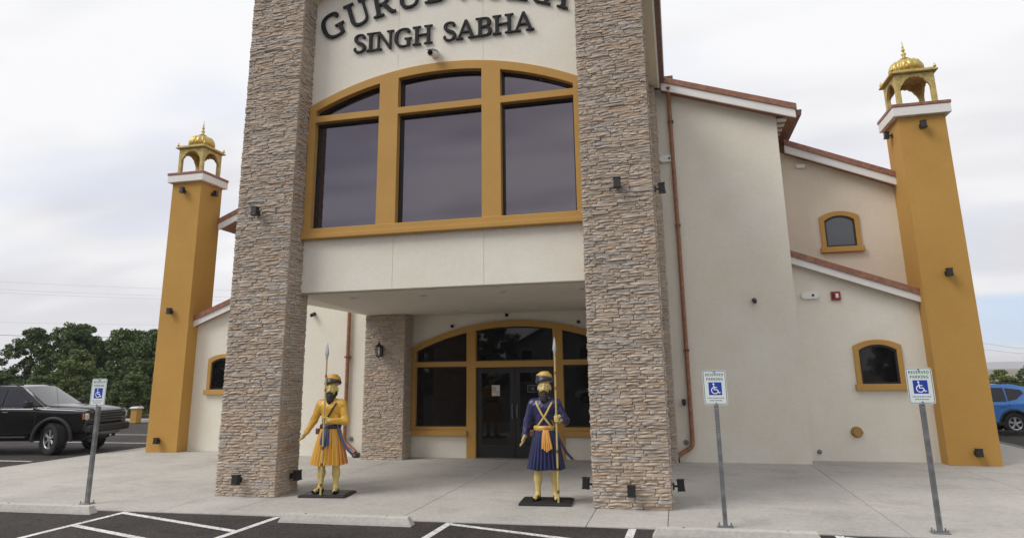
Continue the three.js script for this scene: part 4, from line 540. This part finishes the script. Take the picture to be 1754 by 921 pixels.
{ // black pickup: nose towards +x
  const paint = phy([0.004, 0.004, 0.005], { roughness: 0.12, clearcoat: 0.6, clearcoatRoughness: 0.03 });
  const T2 = thing('pickup_truck', 'black crew cab pickup truck parked nose in beyond the walkway', 'truck', -12.66, -0.014, 0.3, 0.19); T2.scale.setScalar(0.93); const wy = 0.44, wb = 3.69;
  const ar = (cx) => arch(cx, 0.55, 0.10).map(([x, y]) => [x, y + wy]);
  const prof = [[-4.85, 0.62], ...ar(-wb), [-3.1, 0.52], [-0.62, 0.52], ...ar(0), [0.66, 0.56], [0.9, 0.62], [0.98, 0.78], [0.99, 1.12], [0.93, 1.235], [0.5, 1.285], [-0.5, 1.33], [-2.7, 1.345], [-2.74, 1.37], [-4.82, 1.39], [-4.9, 1.3], [-4.88, 0.8]];
  mesh('body', toCreasedNormals(new THREE.ExtrudeGeometry(shapeOf(prof), { depth: 1.60, bevelEnabled: true, bevelThickness: 0.16, bevelSize: 0.07, bevelOffset: -0.07, bevelSegments: 5 }).translate(0, 0, -0.80), 0.7), paint, T2);
  mesh('hood', hull(both([[0.99, 1.19, 0.62], [0.90, 1.265, 0.6], [0.5, 1.325, 0.66], [0.45, 1.35, 0.35], [0.88, 1.29, 0.3], [-0.45, 1.385, 0.74], [-0.42, 1.41, 0.4], [-0.45, 1.28, 0.82], [0.9, 1.16, 0.72], [0.4, 1.27, 0.78]])), paint, T2);
  mesh('hood_vent', rbox(0.5, 0.03, 0.55, 0.15, 1.355, 0, 0.012), blackPlastic, T2);
  const cabin = hull(both([[-0.42, 1.32, 0.86], [-2.72, 1.34, 0.88], [-1.30, 1.905, 0.68], [-1.55, 1.95, 0.66], [-2.35, 1.955, 0.66], [-2.58, 1.90, 0.68], [-1.42, 1.955, 0.4], [-1.85, 1.985, 0.4], [-2.4, 1.965, 0.4], [-1.22, 1.90, 0.4], [-0.34, 1.32, 0.5]])); mesh('cab', cabin, paint, T2);
  mesh('windshield', hull(both([[-0.46, 1.36, 0.76], [-1.25, 1.875, 0.61], [-0.42, 1.375, 0.76], [-1.22, 1.895, 0.61], [-0.34, 1.385, 0.4], [-1.18, 1.925, 0.35]])), phy([0.03, 0.032, 0.035], { roughness: 0.05, ior: 2.3 }), T2);
  const sideZ = (y) => lerp(0.88, 0.68, (y - 1.33) / 0.58) + 0.012;
  for (const s of [-1, 1]) {
    for (const q of [[[-0.78, 1.385], [-1.62, 1.385], [-1.62, 1.85], [-1.38, 1.85]], [[-1.72, 1.385], [-2.55, 1.385], [-2.42, 1.85], [-1.72, 1.85]]]) mesh('side_window', hull(q.flatMap(([x, y]) => [[x, y, s * sideZ(y)], [x, y, s * (sideZ(y) - 0.05)]])), carGlass, T2);
    mesh('fender_flare', flare(0, wy, 0.575, s * 0.985, 0, 0.055), blackPlastic, T2); mesh('fender_flare', flare(-wb, wy, 0.575, s * 0.985, 0, 0.055), blackPlastic, T2);
    mesh('mirror', [rbox(0.16, 0.19, 0.25, -0.72, 1.42, s * 1.13, 0.05, 3), bar([-0.7, 1.36, s * 0.88], [-0.72, 1.38, s * 1.06], 0.03)], blackPlastic, T2);
    mesh('running_board', rbox(2.2, 0.05, 0.16, -1.85, 0.50, s * 0.98, 0.02), blackPlastic, T2);
    for (const x of [-1.3, -2.4]) mesh('door_handle', rbox(0.2, 0.035, 0.03, x - 0.2, 1.19, s * 0.975, 0.01), paint, T2);
    for (const x of [-0.58, -1.68, -2.72]) mesh('door_seam', box(x - 0.005, x + 0.005, 0.6, 1.33, s * 0.957, s * 0.9635), blackPlastic, T2);
    const hl = mesh('headlight', rbox(0.16, 0.20, 0.34, 0.90, 1.05, s * 0.79, 0.04, 3), lampGlass, T2); mesh('headlight_housing', rbox(0.08, 0.12, 0.2, 0.955, 1.05, s * 0.75, 0.02), blackPlastic, T2); mesh('marker_lamp', rbox(0.05, 0.16, 0.05, 0.87, 1.05, s * 0.955, 0.015), phy([0.55, 0.12, 0.03], { roughness: 0.2 }), T2);
    wheel(T2, 0, s * 0.90, wy, 0.30, s, -0.42, 6); wheel(T2, -wb, s * 0.90, wy, 0.30, s, 0, 6);
    mesh('tow_hook', new THREE.TorusGeometry(0.05, 0.014, 8, 18).rotateY(Math.PI / 2).translate(1.06, 0.58, s * 0.4), blackPlastic, T2);
  }
  mesh('grille', rbox(0.10, 0.36, 1.30, 0.965, 1.02, 0, 0.04, 3), blackPlastic, T2); for (let k = 0; k < 4; k++) mesh('grille_bar', rbox(0.03, 0.025, 1.2, 1.02, 0.90 + k * 0.08, 0, 0.008), paint, T2);
  mesh('bumper', [rbox(0.24, 0.22, 1.86, 1.0, 0.70, 0, 0.06, 3)], blackPlastic, T2); mesh('skid_plate', hull(both([[1.09, 0.60, 0.55], [1.05, 0.52, 0.5], [0.6, 0.42, 0.45], [0.6, 0.46, 0.45]])), rimM, T2);
  mesh('tailgate', rbox(0.08, 0.6, 1.7, -4.93, 1.05, 0, 0.03), paint, T2); mesh('underbody', box(-4.6, 0.7, 0.36, 0.56, -0.6, 0.6), blackPlastic, T2); mesh('antenna', bar([-0.1, 1.32, 0.72], [-0.22, 1.9, 0.74], 0.004), blackPlastic, T2);
  for (const s of [-1, 1]) mesh('roof_rail', rbox(1.1, 0.03, 0.04, -1.9, 1.965, s * 0.6, 0.01), blackPlastic, T2);
}
function suv(name, label, color, x, z, ry) { // nose towards -x, origin under the rear axle
  const paint = phy(color, { roughness: 0.25, clearcoat: 1, clearcoatRoughness: 0.05 }), C = thing(name, label, 'car', x, -0.014, z, ry), wy = 0.35, wb = 2.66;
  const ar = (cx) => arch(cx, 0.42, 0.06).map(([a, b]) => [a, b + wy]).reverse();
  const prof = [[0.78, 0.42], [0.86, 0.6], [0.86, 0.95], [0.74, 1.08], [-0.2, 1.06], [-1.9, 0.99], [-2.3, 0.97], [-3.2, 0.90], [-3.48, 0.72], [-3.5, 0.45], [-3.1, 0.30], ...ar(-wb).reverse(), [-2.2, 0.28], [-0.46, 0.28], ...ar(0).reverse(), [0.46, 0.30]];
  mesh('body', extr(prof, -0.9, 0.9, [], 0.07), paint, C);
  mesh('cabin', hull(both([[0.76, 1.05, 0.80], [-2.25, 0.97, 0.80], [-1.45, 1.56, 0.58], [-0.9, 1.66, 0.57], [0.2, 1.65, 0.57], [0.62, 1.55, 0.58]])), paint, C);
  mesh('windshield', hull(both([[-2.16, 1.02, 0.7], [-1.5, 1.53, 0.53], [-2.2, 1.03, 0.7], [-1.53, 1.55, 0.53]])), carGlass, C); mesh('rear_window', hull(both([[0.75, 1.14, 0.62], [0.66, 1.5, 0.5], [0.77, 1.15, 0.62], [0.68, 1.5, 0.5]])), carGlass, C);
  const sz = (y) => lerp(0.81, 0.59, (y - 1.03) / 0.58) + 0.012;
  for (const s of [-1, 1]) {
    for (const q of [[[-1.85, 1.07], [-1.0, 1.08], [-1.0, 1.53], [-1.4, 1.50]], [[-0.94, 1.08], [-0.12, 1.09], [-0.12, 1.54], [-0.94, 1.54]], [[-0.07, 1.10], [0.2, 1.16], [0.46, 1.36], [0.40, 1.47], [-0.07, 1.53]]]) mesh('side_window', hull(q.flatMap(([a, y]) => [[a, y, s * sz(y)], [a, y, s * (sz(y) - 0.05)]])), carGlass, C);
    mesh('wheel_arch', flare(0, wy, 0.44, s * 0.9, 0, 0.035), blackPlastic, C); mesh('wheel_arch', flare(-wb, wy, 0.44, s * 0.9, 0, 0.035), blackPlastic, C); mesh('sill_trim', rbox(2.0, 0.12, 0.06, -1.33, 0.34, s * 0.89, 0.02), blackPlastic, C);
    for (const a of [-0.85, -1.75]) mesh('door_handle', rbox(0.19, 0.035, 0.035, a + 0.55, 0.93, s * 0.915, 0.01), paint, C); for (const a of [-0.1, -0.97, -2.0]) mesh('door_seam', box(a - 0.004, a + 0.004, 0.42, 1.02, s * 0.897, s * 0.9035), blackPlastic, C);
    mesh('roof_rail', tube([[0.45, 1.62, s * 0.56], [0.2, 1.69, s * 0.56], [-0.9, 1.70, s * 0.56], [-1.3, 1.63, s * 0.56]], 0.016, 30, 8), rimDark, C); mesh('headlight', rbox(0.3, 0.14, 0.3, -3.3, 0.78, s * 0.7, 0.05, 3), lampGlass, C); mesh('tail_lamp', rbox(0.14, 0.18, 0.26, 0.79, 0.98, s * 0.72, 0.04, 3), M.red, C);
    mesh('mirror', rbox(0.1, 0.13, 0.2, -1.75, 1.1, s * 0.99, 0.04, 3), paint, C); wheel(C, 0, s * 0.80, wy, 0.22, s, 0, 5); wheel(C, -wb, s * 0.80, wy, 0.22, s, 0, 5);
  }
  mesh('bumper', [rbox(0.2, 0.28, 1.7, 0.82, 0.5, 0, 0.06, 3), rbox(0.2, 0.3, 1.6, -3.45, 0.5, 0, 0.06, 3)], blackPlastic, C); mesh('underbody', box(-3.2, 0.6, 0.2, 0.32, -0.6, 0.6), blackPlastic, C); C.scale.setScalar(0.88); return C;
}
suv('blue_car', 'bright blue compact SUV parked behind the tower at the edge of the lot', [0.03, 0.17, 0.50], 13.78, -8.25, 0);
suv('white_car', 'white compact SUV parked behind the photographer, mirrored in the entrance glass', [0.6, 0.6, 0.58], 0.2, 31, 0.0);

// ---------- vegetation ----------
const barkM = std([0.10, 0.075, 0.055], { map: T.bark }), leafMs = [[0.09, 0.135, 0.040], [0.135, 0.18, 0.055], [0.078, 0.12, 0.038]].map((c) => phy(c, { roughness: 0.75, transmission: 0.0, vertexColors: true }));
function crownGeo(seed, h, r, y0, count, leaf) {
  const R = rng(seed), clumps = [], n = 130; for (let i = 0; i < n; i++) { const t = Math.pow((i + R()) / n, 0.9), y = lerp(y0, h * 0.97, t), w = r * Math.sin(Math.PI * clamp(0.16 + t * 0.80)) ** 0.7, a = R() * 6.28, d = w * Math.sqrt(R()) * 0.95; clumps.push([Math.cos(a) * d, y, Math.sin(a) * d, lerp(0.13, 0.25, R()) * r * (1.2 - 0.5 * t)]); }
  const pos = new Float32Array(count * 12), nor = new Float32Array(count * 12), col = new Float32Array(count * 12), idx = []; const v = new THREE.Vector3(), u = new THREE.Vector3(), q = new THREE.Vector3();
  for (let i = 0; i < count; i++) {
    const c = clumps[Math.floor(R() * n)]; v.set(R() - 0.5, R() - 0.5, R() - 0.5).normalize(); const k = Math.pow(R(), 0.45) * c[3], cx = c[0] + v.x * k, cy = c[1] + v.y * k * 0.8, cz = c[2] + v.z * k; u.set(R() - 0.5, R() - 0.5, R() - 0.5).normalize(); q.set(R() - 0.5, (R() - 0.5) * 0.6 - 0.25, R() - 0.5).cross(u).normalize(); const l = leaf * lerp(0.6, 1.3, R()), w = l * 0.55; const t = lerp(0.7, 1.35, R()), yel = R() < 0.1 ? 1.25 : 1, N = new THREE.Vector3().crossVectors(u, q).normalize();
    const P = [[-1, 0], [0, -1], [1, 0], [0, 1]]; for (let m = 0; m < 4; m++) { const a = P[m][0] * l, b = P[m][1] * w, o = (i * 4 + m) * 3; pos[o] = cx + u.x * a + q.x * b; pos[o + 1] = cy + u.y * a + q.y * b; pos[o + 2] = cz + u.z * a + q.z * b; nor[o] = N.x; nor[o + 1] = N.y; nor[o + 2] = N.z; col[o] = t * yel; col[o + 1] = t; col[o + 2] = t * 0.9; }
    const b = i * 4; idx.push(b, b + 1, b + 2, b, b + 2, b + 3);
  }
  const g = new THREE.BufferGeometry(); g.setAttribute('position', new THREE.BufferAttribute(pos, 3)); g.setAttribute('normal', new THREE.BufferAttribute(nor, 3)); g.setAttribute('color', new THREE.BufferAttribute(col, 3)); g.setAttribute('uv', new THREE.BufferAttribute(new Float32Array(count * 8), 2)); g.setIndex(idx); return [g, clumps];
}
const treeKinds = [[5.0, 2.1, 0.35, 17000], [4.6, 1.9, 0.3, 16000], [5.4, 1.85, 0.4, 17000]].map(([h, r, y0, n], i) => { const [g, cl] = crownGeo(500 + i * 9, h, r, y0, n, 0.085); const R = rng(40 + i), tr = [bar([0, 0, 0], [0.05, h * 0.4, 0.03], 0.13, 0.09), bar([0.05, h * 0.4, 0.03], [0, h * 0.85, 0], 0.09, 0.02)], limbs = cl.filter((_, k) => k % 6 === 0).map((c) => bar([0.03, Math.max(0.3, c[1] - 0.9), 0.02], [c[0] * 0.9, c[1], c[2] * 0.9], 0.035, 0.01, 6)); return { g, tr: mergeGeometries(tr), li: mergeGeometries(limbs), m: leafMs[i] }; });
function tree(name, k, x, z, sc, ry, label, cat, group) { const t = thing(name, label, cat, x, -0.03, z, ry, group), K = treeKinds[k]; t.scale.setScalar(sc); const a = new THREE.Mesh(K.g, K.m); a.name = 'crown'; const b = new THREE.Mesh(K.tr, barkM); b.name = 'trunk'; const c = new THREE.Mesh(K.li, barkM); c.name = 'limbs'; for (const o of [a, b, c]) { o.castShadow = o.receiveShadow = true; t.add(o); } return t; }
{
  const P = [[-38.5, -16.5, 0, 0.88, 'the tree at the left edge of the row beyond the black truck'], [-36.2, -18.5, 2, 0.98, 'tall tree second from the left beyond the black truck roof'], [-34.2, -19.5, 0, 1.10, 'broad tree third from the left beyond the black truck'], [-32.2, -18.5, 2, 1.0, 'tree in the middle of the row beyond the truck windshield'], [-29.2, -15.5, 1, 0.80, 'low pale leaning tree in front of the row by the truck hood'], [-30.6, -20.5, 0, 1.02, 'tall tree behind the low pale tree by the truck hood'], [-28.0, -19.5, 2, 0.93, 'tree behind the reserved parking sign near the tower'], [-26.0, -18.5, 0, 0.98, 'tree beside the mustard tower edge in the row'], [-23.8, -17.5, 2, 0.9, 'tree mostly hidden behind the mustard tower'], [-41.5, -18.0, 1, 1.0, 'tree just outside the left end of the row'], [-27.2, -24.0, 1, 1.15, 'far tree filling the gap near the tower'], [-35.3, -25.0, 1, 1.2, 'far tree filling the gap above the truck cab']];
  P.forEach(([x, z, k, s, l], i) => tree('roadside_tree', k, x, z, s, i * 1.7, l, 'tree', 'trees beyond the lot'));
  const B = [[-37.2, -14.2, 'left end beyond the truck bed'], [-35.0, -14.3, 'behind the truck rear window'], [-32.8, -14.2, 'behind the truck cab roof'], [-30.6, -14.4, 'behind the truck windshield'], [-28.4, -14.2, 'behind the truck hood'], [-26.3, -14.5, 'behind the truck grille'], [-24.2, -14.3, 'beside the small mustard pier']]; B.forEach(([x, z, l], i) => { const t = tree('shrub', i % 3, x, z, 0.46, i * 2.1, 'dark leafy shrub at the lot edge, ' + l, 'shrub', 'shrubs along the lot edge'); t.scale.set(0.68, 0.44, 0.6); });
  [[21.4, -27, 'first from the tower'], [22.8, -26.6, 'second from the tower'], [24.3, -27.4, 'third from the tower'], [26.0, -27, 'fourth from the tower']].forEach(([x, z, l], i) => { const t = tree('shrub', (i + 1) % 3, x, z, 0.4, i * 1.3, 'round green shrub beyond the blue car, ' + l, 'shrub', 'shrubs beyond the blue car'); t.scale.set(0.55, 0.41, 0.55); });
  // across the street behind the camera, mirrored in the glass
  [-68, -62, -56, -50, -44, -38, -30, -22, -14.5, -3.5, 4.5, 16, 24].forEach((x, i) => tree('street_tree', i % 3, x, x < -25 ? 34 + (i % 2) * 3 : 52 + (i % 2) * 2, 1.25 + 0.2 * (i % 3), i, 'street tree behind the camera mirrored in the glass, ' + ['first', 'second', 'third', 'fourth', 'fifth', 'sixth', 'seventh', 'eighth', 'ninth', 'tenth', 'eleventh', 'twelfth', 'last'][i] + ' along the row', 'tree', 'street trees behind the camera'));
}
// houses across the street behind the camera
for (const [x, l, c] of [[-9, 'grey gabled house behind the camera mirrored in the entrance glass', [0.30, 0.31, 0.32]], [10, 'tan gabled house behind the camera mirrored in the entrance glass', [0.36, 0.29, 0.22]]]) {
  const H = thing('house', l, 'house', x, 0, 58), sm = std(c, { map: T.stucco }); mesh('wall', extr([[-5.5, 0], [5.5, 0], [5.5, 4.6], [0, 7.4], [-5.5, 4.6]], 0, 9), sm, H);
  for (const s of [-1, 1]) mesh('roof', extr([[0, 7.4], [s * 6.1, 4.3], [s * 6.1, 4.5], [0, 7.65]], -0.5, 9.5), M.brownDark, H);
  for (const [a, b] of [[-3.4, 1], [3.2, 1], [-3.2, 3.4], [0, 3.4], [3.2, 3.4]]) { const w = sub('window', H); mesh('frame', box(a - 0.7, a + 0.7, b, b + 1.2, -0.06, 0.02), M.white, w); mesh('pane', box(a - 0.6, a + 0.6, b + 0.1, b + 1.1, -0.075, -0.062), M.glassLow, w); } mesh('door', box(-0.5, 0.5, 0, 2.1, -0.06, 0.02), M.brown, H);
}
// small mustard pier at the far edge of the lot
{ const t = thing('gate_pier', 'short mustard stucco pier with cream cap at the far lot edge', 'pier', -20.1, 0, -10.1); mesh('shaft', extr([[-0.16, -0.16], [0.16, -0.16], [0.16, 0.16], [-0.16, 0.16]], 0, 0.62, [], 0.01).rotateX(-Math.PI / 2), M.mustard, t); mesh('cap', [rbox(0.42, 0.06, 0.42, 0, 0.65, 0, 0.015), rbox(0.36, 0.035, 0.36, 0, 0.695, 0, 0.015)], M.white, t); }
// overhead wires on two poles
{
  const wm = std([0.05, 0.05, 0.055]), rows = [[10.48, 9.09], [9.80, 8.51], [9.51, 8.24], [6.96, 6.13], [5.84, 5.09]], names = ['topmost', 'second', 'third', 'fourth', 'lowest'];
  rows.forEach(([a, b], i) => { const f = (x) => a + (b - a) * (x + 53.5) / 16.3, x0 = -80, x1 = -22; const pts = []; for (let k = 0; k <= 12; k++) { const x = lerp(x0, x1, k / 12), u = (x - x0) / (x1 - x0); pts.push([x, f(x) - 0.5 * (u * (1 - u) * 4 - 0.95), -30]); } tag(mesh('overhead_wire', tube(pts, i === 4 ? 0.018 : 0.005, 60, 5), wm, scene), names[i] + ' of the overhead wires above the trees', 'wire', 'overhead wires'); });
  for (const [x, h, l] of [[-80, 13.5, 'wooden utility pole far beyond the truck outside the frame'], [-22, 8.6, 'wooden utility pole hidden behind the mustard tower']]) { const t = thing('utility_pole', l, 'pole', x, 0, -30.0); mesh('pole', bar([0, 0, 0.2], [0, h, 0.2], 0.15, 0.11), barkM, t); mesh('crossarm', rbox(0.12, 0.12, 2.2, 0, h - 0.5, 0, 0.02), barkM, t); mesh('insulator', [-0.9, 0, 0.9].map((z) => cyl(0.04, 0.03, 0.12, 0, h - 0.38, z, 10)), M.galv, t); }
  [[3.42, 2.97], [3.05, 2.68]].forEach(([a, b], i) => tag(mesh('overhead_wire', tube([[14, a + 1.0, -30], [21.8, a, -30], [24.0, b + 0.06, -30], [30, b - 0.1, -30]], 0.006, 30, 5), wm, scene), (i ? 'lower' : 'upper') + ' of the two wires low in the sky by the blue car', 'wire', 'overhead wires'));
}
// hills on the horizon
{
  const hm = std([0.36, 0.37, 0.38], { map: T.concrete });
  const ridge = (z, x0, x1, h, seed, name) => { const pos = [], ix = [], n = 160, m = 8; for (let j = 0; j <= m; j++) for (let i = 0; i <= n; i++) { const u = i / n, x = lerp(x0, x1, u), v = j / m, e = Math.sin(Math.PI * v), hh = h * (0.55 + 0.7 * fbm(u * 7, v * 1.2, 0, seed, 4)) * sstep(0, 0.08, u) * sstep(1, 0.92, u); pos.push(x, -2 + hh * e, z - v * 500); } for (let j = 0; j < m; j++) for (let i = 0; i < n; i++) { const a = j * (n + 1) + i, b = a + n + 1; ix.push(a, a + 1, b, a + 1, b + 1, b); } const g = new THREE.BufferGeometry(); g.setAttribute('position', new THREE.Float32BufferAttribute(pos, 3)); g.setIndex(ix); g.computeVertexNormals(); tag(mesh('hills', g, hm, scene), name, 'hills', null, 'structure'); };
  ridge(-1500, 150, 1900, 17, 5, 'pale low hills on the horizon by the blue car'); ridge(-1500, -2200, -200, 30, 8, 'pale low hills behind the trees');
}
scene.fog = new THREE.FogExp2(0xe6e7ec, 0.0004);
renderer.render(scene, camera);
